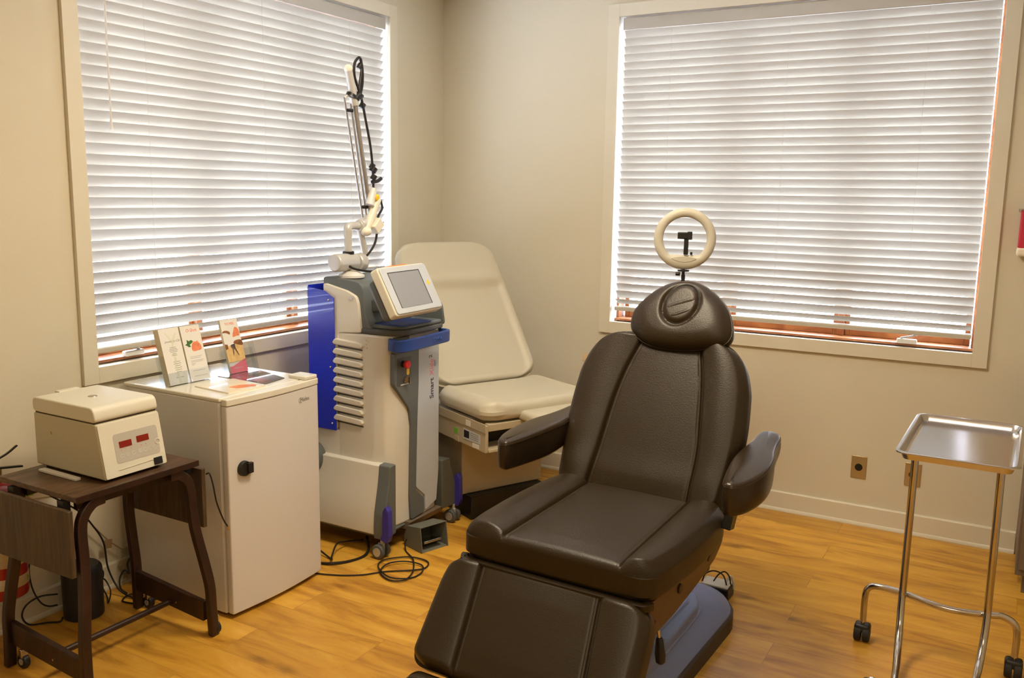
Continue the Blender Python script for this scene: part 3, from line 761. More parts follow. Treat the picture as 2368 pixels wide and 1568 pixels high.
# ---------------------------------------------------------------- fire extinguisher, bin, bag, cables at the left wall
def extinguisher():
    R = thing('fire_extinguisher', 'red fire extinguisher with cream labels hung on the wall at the left edge', 'fire extinguisher', (.095, -2.872, .18))
    cy = lathe([(.05, 0), (.072, .006), (.076, .02), (.076, .34), (.070, .375), (.045, .405), (.02, .415)])
    obj('cylinder', cy, M['extred'], R)
    obj('label_band', lathe([(.0765, .045), (.0772, .046), (.0772, .083), (.0765, .084)]), M['extlabel'], R)
    obj('label_band', lathe([(.0765, .125), (.0772, .126), (.0772, .31), (.0765, .311)]), M['extlabel'], R)
    obj('green_mark', prism([(.062, .052), (.07, .075), (.05, .068)], .046, .0470, 'y'), M['green'], R)
    obj('valve', cyl((0, 0, .41), (0, 0, .46), .018), M['brass'], R)
    obj('carry_handle', sweep(smooth_path([(-.03, -.03, .45), (0, 0, .462), (.01, .045, .458), (.012, .085, .452)]), rect(.018, .007)), M['black'], R, bevel=.002)
    obj('squeeze_lever', sweep(smooth_path([(-.03, -.03, .475), (0, 0, .492), (.01, .035, .508), (.012, .072, .530)]), rect(.018, .006)), M['black'], R, bevel=.002)
    obj('hose', tube([(.0, -.02, .44), (-.02, -.07, .43), (-.02, -.095, .36), (-.01, -.09, .22), (0, -.085, .12)], .009), M['blackrub'], R)
    obj('inspection_tag', prism([(-.03, 0), (.02, -.004), (.028, .075), (-.02, .08)], .0, .0015, 'x'), M['green'], R, loc=(.082, .055, .365))
    obj('wall_bracket', bx(-.094, -.070, -.02, .02, .10, .40), M['steel'], R)
extinguisher()
def bin_():
    R = thing('cylindrical_bin', 'small black cylindrical bin on the floor behind the table legs', 'bin', (.125, -2.60, 0))
    obj('bin_body', lathe([(.066, 0), (.071, .004), (.072, .180), (.070, .190), (.064, .196)]), M['blackdevice'], R)
    obj('bin_lid', lathe([(.066, .196), (.060, .202), (.02, .205)]), M['blackdevice'], R)
    obj('lid_button', sph((.02, -.01, .205), .005), M['steel'], R)
bin_()
def bag():
    R = thing('clear_plastic_bag', 'clear plastic bag with small labels hanging on a thread beside the wall baseboard', 'plastic bag', (.028, -2.325, .004))
    bm = bmesh.new(); random.seed(3); g = []
    for j in range(9):
        row = []
        for i in range(6):
            row.append(bm.verts.new((.012*math.sin(i*1.9+j)+.01*random.random(), -.045+.018*i+.006*math.sin(j*1.3), .008+.018*j)))
        g.append(row)
    for j in range(8):
        for i in range(5): bm.faces.new((g[j][i], g[j][i+1], g[j+1][i+1], g[j+1][i]))
    bmesh.ops.solidify(bm, geom=list(bm.faces), thickness=.002)
    obj('bag_film', bm, M['plastic_film'], R)
    obj('hang_thread', tube([(.0, -.03, .15), (.0, -.09, .21), (.002, -.17, .315)], .0022), M['brownlabel'], R)
    obj('bag_label', prism([(-.018, -.014), (.016, -.020), (.020, .016), (-.014, .022)], 0, .001, 'x'), M['brownlabel'], R, loc=(.006, -.095, .195))
    obj('bag_print', prism([(0, 0), (.015, -.002), (.017, .012), (.002, .014)], 0, .001, 'x'), M['ink'], R, loc=(.022, .012, .10))
bag()
def cable(name, label, pts, r=.0035, m=None, k=8):
    pts = [Vector(p) for p in pts]; base = Vector((pts[0].x, pts[0].y, 0))
    o = obj(name, tube([p-base for p in pts], r, k=k, n=8), m or M['cablemat'], loc=base)
    tag(o, label, 'cable'); return o
cable('power_cable', 'black cable sagging from the table to a loop by the rear table leg',
      [(.12, -2.70, .50), (.10, -2.58, .40), (.06, -2.50, .31), (.05, -2.45, .22), (.055, -2.44, .11), (.10, -2.43, .03), (.17, -2.42, .006), (.24, -2.40, .005), (.25, -2.36, .006), (.20, -2.37, .012), (.14, -2.41, .008), (.16, -2.46, .006), (.22, -2.45, .005)])
cable('power_cable', 'black cable looping on the left of the bin in front of the baseboard',
      [(.060, -2.66, .09), (.045, -2.72, .10), (.040, -2.77, .085), (.042, -2.79, .05), (.05, -2.77, .012), (.08, -2.72, .006), (.11, -2.69, .005), (.115, -2.68, .02)])
cable('power_cable', 'thin black cable dropping from behind the table leaf to the left of the bin',
      [(.03, -2.72, .28), (.032, -2.745, .22), (.034, -2.74, .14), (.036, -2.715, .075), (.045, -2.69, .05), (.055, -2.66, .045)], .003)
cable('power_cable', 'black cable coiled to the right of the bin, against the baseboard',
      [(.135, -2.52, .12), (.075, -2.48, .12), (.045, -2.455, .09), (.04, -2.46, .04), (.08, -2.47, .01), (.13, -2.50, .008), (.09, -2.46, .03), (.06, -2.46, .07), (.10, -2.51, .10)], .003)
cable('power_cable', 'black cable coming out between the refrigerator and the rear table leg',
      [(.055, -2.335, .12), (.045, -2.345, .09), (.06, -2.35, .055), (.045, -2.36, .07), (.04, -2.38, .04), (.07, -2.40, .012), (.12, -2.41, .008)])
cable('antenna_cable', 'thin dark cable with a gold tip hanging from the table beside the refrigerator',
      [(.64, -2.44, .600), (.655, -2.438, .603), (.662, -2.430, .56), (.660, -2.415, .49), (.662, -2.39, .42), (.665, -2.375, .39)], .0028)
tip = obj('gold_tip', cyl((0.025, .065, .388), (.0265, .069, .372), .004, .0035, n=10), M['brass'], bpy.data.objects['antenna_cable'])
cable('power_cable', 'black cable looping over the floor between the refrigerator and the laser',
      [(.50, -1.80, .006), (.58, -1.775, .006), (.62, -1.76, .010), (.66, -1.70, .006), (.68, -1.62, .006), (.66, -1.56, .02), (.60, -1.50, .04)], .006)
cable('power_cable', 'second black cable curling out beside the refrigerator foot towards the laser wheel',
      [(.50, -1.70, .02), (.58, -1.72, .006), (.60, -1.74, .03), (.56, -1.66, .05), (.54, -1.58, .03), (.58, -1.50, .02)], .004)
cable('pedal_cable', 'thin black pedal cable coiled in loops on the floor in front of the laser',
      [(.62, -1.87, .005), (.72, -1.83, .005), (.80, -1.775, .005), (.86, -1.70, .005), (.95, -1.63, .006), (.985, -1.58, .006), (.955, -1.52, .006), (.87, -1.52, .008), (.80, -1.58, .008), (.785, -1.64, .008), (.83, -1.70, .01), (.92, -1.74, .008),
       (.99, -1.70, .006), (1.0, -1.63, .006), (.96, -1.57, .009), (.88, -1.58, .012), (.83, -1.64, .012), (.85, -1.72, .008), (.93, -1.76, .006), (.985, -1.73, .008), (.97, -1.65, .012), (.90, -1.55, .012), (.84, -1.50, .006), (.80, -1.47, .005), (.785, -1.455, .03), (.79, -1.45, .05)], .0032, k=6)

# ---------------------------------------------------------------- laser machine
def laser():
    O = (.50, -1.33, 0); R = thing('laser_machine', 'tall beige and grey medical laser on wheels with tilted screen and articulated arm', 'laser machine', O); Pm = P0(O)
    def add(name, bm, m, parent=R, **k):
        bmesh.ops.transform(bm, matrix=Pm, verts=bm.verts); return obj(name, bm, m, parent, **k)
    yl, yr = -1.520, -1.135
    up_pl = [(.46, yl), (.665, yl), (.718, yl+.012), (.742, yl+.050), (.748, -1.40), (.748, -1.25), (.742, yr-.02), (.70, yr), (.46, yr)]
    add('body_shell', prism(roundpoly(up_pl, .012, 4), .105, .985, 'z'), M['beige'], bevel=.010)
    add('rear_body', prism(roundpoly([(.18, yl+.004), (.50, yl+.001), (.50, yr-.001), (.18, yr-.004)], .02, 4), .105, .53, 'z'), M['beige'], bevel=.010)
    # cooling louvres along the side
    for i in range(9):
        z = .935-i*.0435
        bm = prism(roundpoly([(.440, z), (.455, z+.020), (.600, z+.010), (.612, z-.006), (.600, z-.016), (.450, z-.008)], .009, 4), yl-.014, yl+.004, 'y')
        add('louvre', bm, M['beige'], bevel=.006)
        add('louvre_slot', prism([(.455, z-.012), (.606, z-.020), (.606, z-.026), (.455, z-.019)], yl-.0015, yl+.001, 'y'), M['dgrey'])
    for i, (x, z) in enumerate(((.628, .962), (.640, .955), (.626, .940), (.615, .930), (.630, .925))):
        add('body_stud', sph((x, yl-.001, z), .0035), M['beige'])
    # rear side plate
    add('side_plate', prism(roundpoly([(.400, .53), (.385, 1.195), (.400, 1.197), (.520, 1.172), (.572, 1.150), (.584, 1.12), (.598, .99), (.47, .98), (.452, .53)], .012, 4), yl-.002, yl+.02, 'y'), M['beige'], bevel=.004)
    add('plate_screw', cyl((.548, yl-.002, 1.142), (.548, yl-.006, 1.142), .009, n=16), M['casterhub'])
    # blue sheet bracket
    bm = bx(.300, .303, yl-.008, yr+.05, .528, 1.185); prism([(.300, .528), (.300, 1.178), (.40, 1.165), (.455, 1.135), (.458, .528)], yl-.012, yl-.008, 'y', bm)
    b = add('blue_side_tray', bm, M['blue'], smooth=False, bevel=.001)
    for x, z in ((.425, 1.125), (.43, .82), (.435, .56)): add('tray_screw', sph((x, yl-.013, z), .005), M['steel'], b)
    # rear reel, partly hidden
    add('rear_hump', bx(.16, .46, yl+.02, yr-.02, .40, .545), M['beige'], bevel=.02)
    add('cable_reel', cyl((.31, yl-.055, .385), (.31, yl-.0, .385), .080, n=36), M['lgrey'], bevel=.010)
    # grey head
    hd = add('head_housing', prism(roundpoly([(.375, 1.00), (.375, 1.222), (.40, 1.228), (.575, 1.212), (.600, 1.19), (.615, 1.06), (.65, 1.0)], .012, 4), yl+.012, yr-.03, 'y'), M['lgrey'], bevel=.010)
    add('head_rear_dome', cyl((.47, -1.23, 1.20), (.47, -1.17, 1.20), .055, n=28), M['lgrey'], hd, bevel=.01)
    tr = add('front_shelf', prism(roundpoly([(.56, yl+.004), (.72, yl+.008), (.785, yl+.06), (.800, -1.40), (.800, -1.26), (.785, yr-.01), (.56, yr)], .02, 4), .985, 1.010, 'z'), M['dgrey'], bevel=.008)
    add('shelf_rim', prism(roundpoly([(.60, yl+.03), (.74, yl+.03), (.79, yl+.08), (.79, yr-.03), (.60, yr-.03)], .02, 4), 1.010, 1.028, 'z'), M['lgrey'], tr, bevel=.006)
    add('blue_insert', bx(.64, .795, yl+.045, -1.26, 1.027, 1.034), M['hblue'], tr, bevel=.003)
    add('right_cheek', prism(roundpoly([(.60, .985), (.60, 1.16), (.66, 1.16), (.775, 1.10), (.790, 1.0)], .02, 4), yr-.018, yr-.004, 'y'), M['lgrey'], bevel=.004)
    # monitor: tilted box
    mz = Vector((.10, 0, .185)); upv = Vector((-.105, 0, .195)).normalized()
    MM = Pm @ frame_mtx((.895, -1.650, 1.100), (0, 1, .01), upv)
    mo = obj('monitor', prism(rrect(0, .335, 0, .222, .014), -.042, 0, 'z'), M['cream'], R, mtx=MM, bevel=.006)
    obj('bezel', prism(rrect(.006, .329, .006, .216, .012), 0, .006, 'z'), M['silverplastic'], mo, bevel=.004)
    obj('screen_recess', prism(rrect(.046, .268, .030, .192, .002), .0055, .0066, 'z'), M['black'], mo, smooth=False)
    obj('screen', prism(rrect(.049, .262, .030, .188, .002), .0066, .0072, 'z'), M['screen'], mo, smooth=False)
    obj('warning_sticker', prism(closed_smooth([(.288, .118), (.306, .118), (.297, .140)], 4), .0062, .007, 'z'), M['yellow'], mo, smooth=False)
    obj('monitor_back', prism(rrect(.020, .30, .01, .19, .02), -.10, -.042, 'z'), M['lgrey'], mo, bevel=.02)
    obj('orange_tag', prism([(.07, .2225), (.21, .2225), (.21, .2265), (.07, .2255)], -.03, -.005, 'z'), M['orange'], mo, smooth=False)
    add('monitor_support', sweep([Vector((.60, -1.42, 1.10)), Vector((.70, -1.45, 1.12)), Vector((.80, -1.49, 1.17))], rect(.07, .06)), M['lgrey'], bevel=.01)
    # front inlay strip and panel
    xf = .7485
    strip = [(-1.492, .905), (-1.312, .905), (-1.313, .757), (-1.322, .596), (-1.338, .249), (-1.272, .187), (-1.272, .120), (-1.372, .113), (-1.380, .221), (-1.370, .556), (-1.386, .640), (-1.494, .769)]
    fi = add('front_inlay', prism(roundpoly(strip, .008, 3), xf-.012, xf+.0125, 'x'), M['lgrey'], bevel=.002)
    add('inlay_top', prism(roundpoly([(-1.492, .905), (-1.385, .905), (-1.385, .975), (-1.48, .975)], .008, 3), xf-.010, xf+.014, 'x'), M['lgrey'], fi, bevel=.002)
    add('silver_front', prism(roundpoly([(-1.309, .975), (-1.150, .975), (-1.152, .30), (-1.170, .150), (-1.260, .125), (-1.262, .20), (-1.330, .255)], .008, 3), xf-.010, xf+.0115, 'x'), M['silverplastic'], bevel=.003)
    add('silver_top', prism([(-1.383, .915), (-1.309, .915), (-1.309, .975), (-1.383, .975)], xf-.010, xf+.0115, 'x'), M['silverplastic'])
    pn = add('control_recess', prism(rrect(-1.476, -1.372, .758, .884, .006), xf+.0125, xf+.0135, 'x'), M['dgrey'], fi, bevel=.001)
    st = add('stop_collar', cyl((xf+.012, -1.435, .855), (xf+.030, -1.435, .855), .016, .014), M['black'], fi)
    add('stop_button', cyl((xf+.028, -1.435, .855), (xf+.046, -1.435, .855), .017, .019, n=28), M['redknob'], st, bevel=.005)
    add('yellow_tag', prism(rrect(-1.410, -1.390, .800, .832, .008), xf+.0145, xf+.016, 'x'), M['yellow'], fi)
    kl = add('key_switch', cyl((xf+.012, -1.422, .783), (xf+.026, -1.422, .783), .014, n=24), M['steel'], fi)
    add('key', bx(xf+.026, xf+.046, -1.4235, -1.4205, .768, .796), M['chrome'], kl)
    add('recess_slot', bx(xf+.012, xf+.016, -1.452, -1.392, .757, .764), M['silverplastic'], fi, bevel=.002)
    # lettering up the silver front
    tm = lambda y, z: Pm @ frame_mtx((xf+.0117, y, z), (0, 0, 1), (0, -1, 0))
    navy = mat('lettering_navy', (.05, .05, .09), .5)
    text('lettering', 'Smart', .042, navy, R, tm(-1.196, .655), bold=.0006, sx=.98)
    text('lettering', 'Xide', .042, M['inkpink'], R, tm(-1.196, .765), sx=.98)
    text('lettering', '2', .034, navy, R, tm(-1.208, .848))
    text('lettering', 'DOT', .014, navy, R, tm(-1.180, .805))
    # blue handle bar
    hp = smooth_path([(.748, -1.515, .952), (.800, -1.528, .950), (.822, -1.50, .950), (.830, -1.42, .951), (.828, -1.27, .953), (.822, -1.175, .953), (.800, -1.145, .953), (.752, -1.145, .953)], 6)
    hb = add('push_handle', sweep(hp, rect(.016, .056)), M['hblue'], bevel=.006)
    text('handle_lettering', 'DEKA', .026, mat('handle_emboss', (.04, .10, .36), .4), hb, Pm @ frame_mtx((.8375, -1.305, .944), (0, 1, 0), (0, 0, 1)), ext=.0015)
    # fenders
    for s, y in ((-1, -1.520), (1, -1.135)):
        yo = y+s*(.066 if s < 0 else .115); zt = .412 if s < 0 else .335; k = zt/.412
        xb = .715 if s < 0 else .640
        e = abs(yo-y); prof = [(y-s*.01, zt), (y+s*.40*e, zt-.004), (y+s*.46*e, .375*k), (y+s*.58*e, .32*k), (y+s*.78*e, .26*k), (yo-s*.006, .20*k), (yo, .15*k), (yo, .10), (y-s*.01, .10)]
        fb = add('fender', prism(prof, .22, xb, 'x'), M['beige'] if s < 0 else M['fgrey'], bevel=.004)
        add('fender_frame', prism(roundpoly([(y-s*.01, zt+.006), (y+s*.48*e, zt+.003), (y+s*.54*e, .375*k), (y+s*.66*e, .325*k), (y+s*.86*e, .265*k), (yo+s*.004, .20*k), (yo+s*.008, .15*k), (yo+s*.008, .086), (y-s*.01, .098)], .008, 3), xb, .778, 'x'), M['lgrey'] if s < 0 else M['fgrey'], fb, bevel=.005)
        add('blue_bumper', prism(roundpoly([(.755, .092), (.795, .080), (.806, .11), (.802, .225), (.788, .250), (.772, .225), (.770, .12)], .008, 3), yo-.016, yo+.014, 'y'), M['bluebump'], fb, bevel=.006)
    add('chassis', bx(.19, .745, -1.575, -1.055, .084, .112), M['lgrey'], bevel=.014)
    add('underbelly', prism([(.72, .11), (.775, .11), (.755, .075), (.70, .07)], -1.40, -1.12, 'y'), M['cabinet'])
    for cx, cy in ((.752, -1.580), (.772, -1.040), (.26, -1.56), (.26, -1.07)):
        bm = cyl((cx-.006, cy-.030, .034), (cx-.006, cy-.010, .034), .033, n=28); cyl((cx-.006, cy+.010, .034), (cx-.006, cy+.030, .034), .033, bm=bm, n=28)
        c = add('caster_wheel', bm, M['dgrey'], bevel=.005)
        bm = bx(cx-.018, cx+.012, cy-.008, cy+.008, .030, .070); cyl((cx, cy, .06), (cx, cy, .092), .008, bm=bm)
        add('caster_stem', bm, M['casterhub'], c, bevel=.003)
        add('hub_cap', cyl((cx-.006, cy+.030, .034), (cx-.006, cy+.033, .034), .020, n=24), M['casterhub'], c)
        add('hub_cap', cyl((cx-.006, cy-.033, .034), (cx-.006, cy-.030, .034), .020, n=24), M['casterhub'], c)
    # articulated arm
    ab = add('arm_turntable', lathe([(.058, 1.222), (.058, 1.232), (.040, 1.244), (.030, 1.252)], mtx=Matrix.Translation((.47, -1.425, 0))), M['whiteplastic'])
    arm = add('arm_base_joint', cyl((.46, -1.425, 1.245), (.46, -1.425, 1.300), .024, n=24), M['armgrey'], bevel=.004)
    add('arm_motor', cyl((.455, -1.525, 1.290), (.455, -1.385, 1.290), .040, n=32), M['armgrey'], arm, bevel=.008)
    add('arm_motor', cyl((.455, -1.375, 1.285), (.455, -1.325, 1.285), .040, n=32), M['armgrey'], arm, bevel=.010)
    add('lower_post', cyl((.452, -1.424, 1.30), (.450, -1.424, 1.430), .017, n=20), M['armgrey'], arm)
    add('elbow_tube', sweep(smooth_path([(.450, -1.424, 1.41), (.450, -1.422, 1.443), (.450, -1.395, 1.452), (.450, -1.350, 1.450)]), circ(.018, 18)), M['armgrey'], arm)
    add('elbow_collar', cyl((.45, -1.352, 1.450), (.45, -1.325, 1.450), .027, n=24), M['armgrey'], arm, bevel=.004)
    add('return_post', cyl((.45, -1.340, 1.44), (.455, -1.305, 1.31), .015, n=18), M['armgrey'], arm)
    tb = add('long_tube', cyl((.45, -1.262, 1.50), (.45, -1.372, 2.03), .0105, n=20), M['tube'])
    tb2 = add('upper_tube', cyl((.452, -1.366, 1.985), (.452, -1.406, 2.135), .018, n=24), M['armgrey'], tb)
    add('tube_cap', sph((.452, -1.407, 2.137), .0195), M['ivory'], tb)
    add('second_tube', cyl((.442, -1.284, 1.50), (.442, -1.384, 1.99), .006, n=16), M['tube'], tb)
    add('balance_rod', cyl((.44, -1.302, 1.47), (.44, -1.424, 2.015), .005, n=12), M['tube'], tb)
    add('rod_bridge', tube([(.44, -1.424, 2.012), (.445, -1.408, 2.022), (.452, -1.380, 2.018)], .007), M['armgrey'], tb)
    for t in (.05, .12, .47, .90): 
        p0 = Vector((.44, -1.302, 1.47)).lerp(Vector((.44, -1.424, 2.015)), t)
        if t in (.12, .90): add('rod_clip', cyl(p0, p0+Vector((.012, .030, 0)), .008, n=10), M['black'], tb)
    el = add('arm_elbow_block', cyl((.452, -1.335, 1.452), (.455, -1.262, 1.475), .028, n=26), M['armgrey'], bevel=.005)
    add('handpiece', sweep([Vector((.47, -1.325, 1.425)), Vector((.47, -1.275, 1.50)), Vector((.47, -1.235, 1.575))], circ(.020, 18)), M['ivory'], el, bevel=.003)
    add('handpiece_cap', sph((.475, -1.325, 1.425), .024, sc=(1, 1.1, .9)), M['ivory'], el)
    add('gearbox', box((.475, -1.260, 1.450), (.055, .062, .048), rot=Matrix.Rotation(.75, 3, 'X')), M['ivory'], el, bevel=.004)
    add('upper_connector', cyl((.47, -1.290, 1.545), (.47, -1.262, 1.62), .021, .016, n=18), M['whiteplastic'], el)
    add('yellow_clip', box((.482, -1.258, 1.580), (.02, .030, .022), rot=Matrix.Rotation(.5, 3, 'X')), M['yellow'], el, bevel=.005)
    add('handle_lever', tube([(.47, -1.272, 1.650), (.47, -1.232, 1.655), (.47, -1.205, 1.668)], .008), M['black'], el)
    add('arm_hose', tube([(.478, -1.222, 1.570), (.485, -1.218, 1.53), (.482, -1.245, 1.49), (.478, -1.25, 1.42), (.475, -1.262, 1.37), (.47, -1.30, 1.325), (.475, -1.36, 1.300), (.478, -1.45, 1.312), (.480, -1.475, 1.295), (.495, -1.455, 1.268), (.52, -1.40, 1.252), (.56, -1.33, 1.245), (.62, -1.28, 1.238)], .0055, n=8), M['cablemat'], el)
    add('hose_band', cyl((.452, -1.424, 1.325), (.452, -1.424, 1.338), .026, n=24), M['black'], arm)
    add('tube_hose', tube([(.468, -1.262, 1.60), (.468, -1.262, 1.68), (.474, -1.285, 1.80), (.474, -1.318, 1.92), (.474, -1.345, 2.01), (.470, -1.365, 2.06), (.470, -1.388, 2.11), (.470, -1.388, 2.155), (.468, -1.370, 2.180), (.468, -1.348, 2.190), (.470, -1.338, 2.15), (.470, -1.352, 2.08), (.470, -1.360, 2.03)], .006, n=8), M['cablemat'], tb)
    add('tube_hose', tube([(.470, -1.350, 2.03), (.470, -1.335, 2.08), (.472, -1.336, 2.14), (.470, -1.345, 2.188)], .0065, n=8), M['cablemat'], tb)
    for y, z, r in ((-1.350, 2.025, .020), (-1.362, 2.020, .016), (-1.328, 1.985, .014), (-1.343, 2.155, .011), (-1.255, 1.705, .018), (-1.262, 1.720, .013), (-1.252, 1.670, .014)):
        add('hose_clamp', cyl((.460, y-.006, z-.010), (.468, y+.004, z+.012), r, n=14), M['black'], tb, bevel=.003)
    add('tube_clamp', cyl((.45, -1.392, 2.018), (.452, -1.386, 2.030), .024, n=20), M['black'], tb)
laser()
def pedal():
    R = thing('foot_pedal', 'grey-green shrouded foot pedal on the floor in front of the laser', 'foot pedal', (.83, -1.36, 0), math.radians(-18))
    bm = bmesh.new()
    A = [(-.055, 0), (.065, 0), (.065, .085), (.02, .115), (-.055, .075)]
    prism([(-.06, 0), (.07, 0), (.078, .004), (.062, .118), (-.040, .100), (-.066, .05)], -.075, -.071, 'y', bm)
    prism([(-.06, 0), (.07, 0), (.078, .004), (.062, .118), (-.040, .100), (-.066, .05)], .071, .075, 'y', bm)
    prism([(.062, .118), (-.040, .100), (-.040, .096), (.062, .114)], -.075, .075, 'y', bm)
    prism([(-.066, .05), (-.040, .100), (-.036, .098), (-.060, .05)], -.075, .075, 'y', bm)
    prism([(-.06, 0), (.07, 0), (.07, .004), (-.06, .004)], -.075, .075, 'y', bm)
    prism([(-.066, .05), (-.06, 0), (-.056, 0), (-.061, .05)], -.075, .075, 'y', bm)
    obj('shroud', bm, M['pedal'], R, smooth=False, bevel=.0012)
    obj('treadle', box((.02, 0, .03), (.08, .10, .012), rot=Matrix.Rotation(-.25, 3, 'Y')), M['chrome'], R, bevel=.003)
pedal()

# ---------------------------------------------------------------- cream examination table in the corner
def exam():
    a = math.radians(-26)
    R = thing('examination_table', 'cream padded examination table with raised back in the corner behind the laser', 'examination table', (.793, -.708, 0), a)
    # local: +x towards the foot end, y across
    V = M['vinyl']
    obj('pedestal', bx(-.58, .103, -.245, .245, .118, .43), M['tablebody'], R, bevel=.006)
    obj('kick_base', bx(-.56, .16, -.225, .225, 0, .118), M['black'], R, bevel=.004)
    obj('housing', bx(-.62, .30, -.300, .300, .425, .560), M['tablegrey'], R, bevel=.008)
    hs = obj('side_rail', bx(-.60, .43, -.318, -.300, .425, .555), M['tablebody'], R, bevel=.004)
    obj('side_rail', bx(-.60, .43, .300, .318, .425, .555), M['tablebody'], R, bevel=.004)
    obj('rail_cover', bx(-.60, .434, -.322, -.318, .520, .562), M['tablebody'], hs, bevel=.0015)
    obj('rating_plate', prism([(.235, .452), (.385, .458), (.385, .500), (.235, .505)], -.3195, -.318, 'y'), M['silverplastic'], hs)
    obj('rating_plate_print', prism([(.243, .462), (.290, .463), (.290, .497), (.243, .498)], -.320, -.3195, 'y'), M['black'], hs)
    for i in range(4): obj('rating_plate_print', prism([(.300, .466+i*.009), (.372, .467+i*.009), (.372, .470+i*.009), (.300, .469+i*.009)], -.320, -.3195, 'y'), M['ink'], hs)
    obj('white_sticker', prism([(.320, .430), (.375, .431), (.375, .452), (.320, .450)], -.3196, -.318, 'y'), M['paper'], hs)
    obj('white_sticker', prism([(.265, .525), (.305, .526), (.305, .552), (.265, .551)], -.3236, -.322, 'y'), M['paper'], hs)
    obj('green_sticker', prism([(.150, .462), (.185, .464), (.188, .490), (.153, .488)], -.3196, -.318, 'y'), M['green'], hs)
    obj('white_sticker', prism([(.160, .425), (.195, .426), (.192, .450), (.157, .449)], -.3196, -.318, 'y'), M['tablebody'], hs)
    obj('front_crossbar', bx(.395, .432, -.300, .300, .525, .560), M['tablebody'], R, bevel=.004)
    obj('step_shelf', bx(.28, .432, -.300, .300, .425, .440), M['tablebody'], R, bevel=.003)
    obj('drawer_recess', bx(.300, .312, -.29, .29, .44, .525), M['black'], R)
    dr = obj('drawer_front', bx(.30, .40, -.20, .29, .375, .424), M['tablebody'], R, bevel=.006)
    # leg support pad peeping under the seat
    PM = Matrix.Rotation(-math.pi/2, 4, 'Z')
    lp = pad(.22, .20, .045, r=.02, nu=30, nv=24, rc=.03)
    obj('foot_pad', lp, V, R, mtx=Matrix.Translation((.38, .07, .606)) @ PM)
    # seat pad: b runs along +x
    def rel(a_, b, w):
        e = w-abs(a_); z = .010*math.exp(-((e-.05)/.03)**2)
        return z
    sp = pad(.425+.06, .322, .082, r=.035, nu=60, nv=50, rc=.07, relief=rel, rb=.03)
    obj('seat_pad', sp, V, R, mtx=Matrix.Translation((-.045, 0, .650)) @ PM)
    # back pad: b runs up the back
    bl = .845; al = math.atan2(.690, .47)
    upv = Vector((-math.cos(al), 0, math.sin(al)))
    BMx = frame_mtx((-.035, 0, .655), (0, 1, 0), upv)
    def wb(b): return interp(b, [(0, .330), (.55, .318), (.72, .305), (bl, .285)])
    def relb(a_, b, w):
        e = w-abs(a_)
        t = min(1, max(0, (e-.035)/.035)); t = t*t*(3-2*t)
        low = -.014*t*(1 if b < .545 else 0)
        s = min(1, max(0, (b-.535)/.05)); s = s*s*(3-2*s)
        return -.014*t*(1-s) + .010*math.exp(-((b-.60)/.03)**2)*t
    obj('back_pad', pad(bl, wb, .075, r=.035, nu=72, nv=100, rc=.10, relief=relb), V, R, mtx=BMx)
    obj('back_shell', prism(rrect(-.24, .24, .05, bl-.08, .05), -.095, -.072, 'z'), M['tablegrey'], R, mtx=BMx, bevel=.01)
    obj('back_strut', sweep([Vector((-.45, 0, .50)), Vector((-.40, 0, .95))], rect(.05, .03), up=Vector((1, 0, 0))), M['steel'], R)
exam()

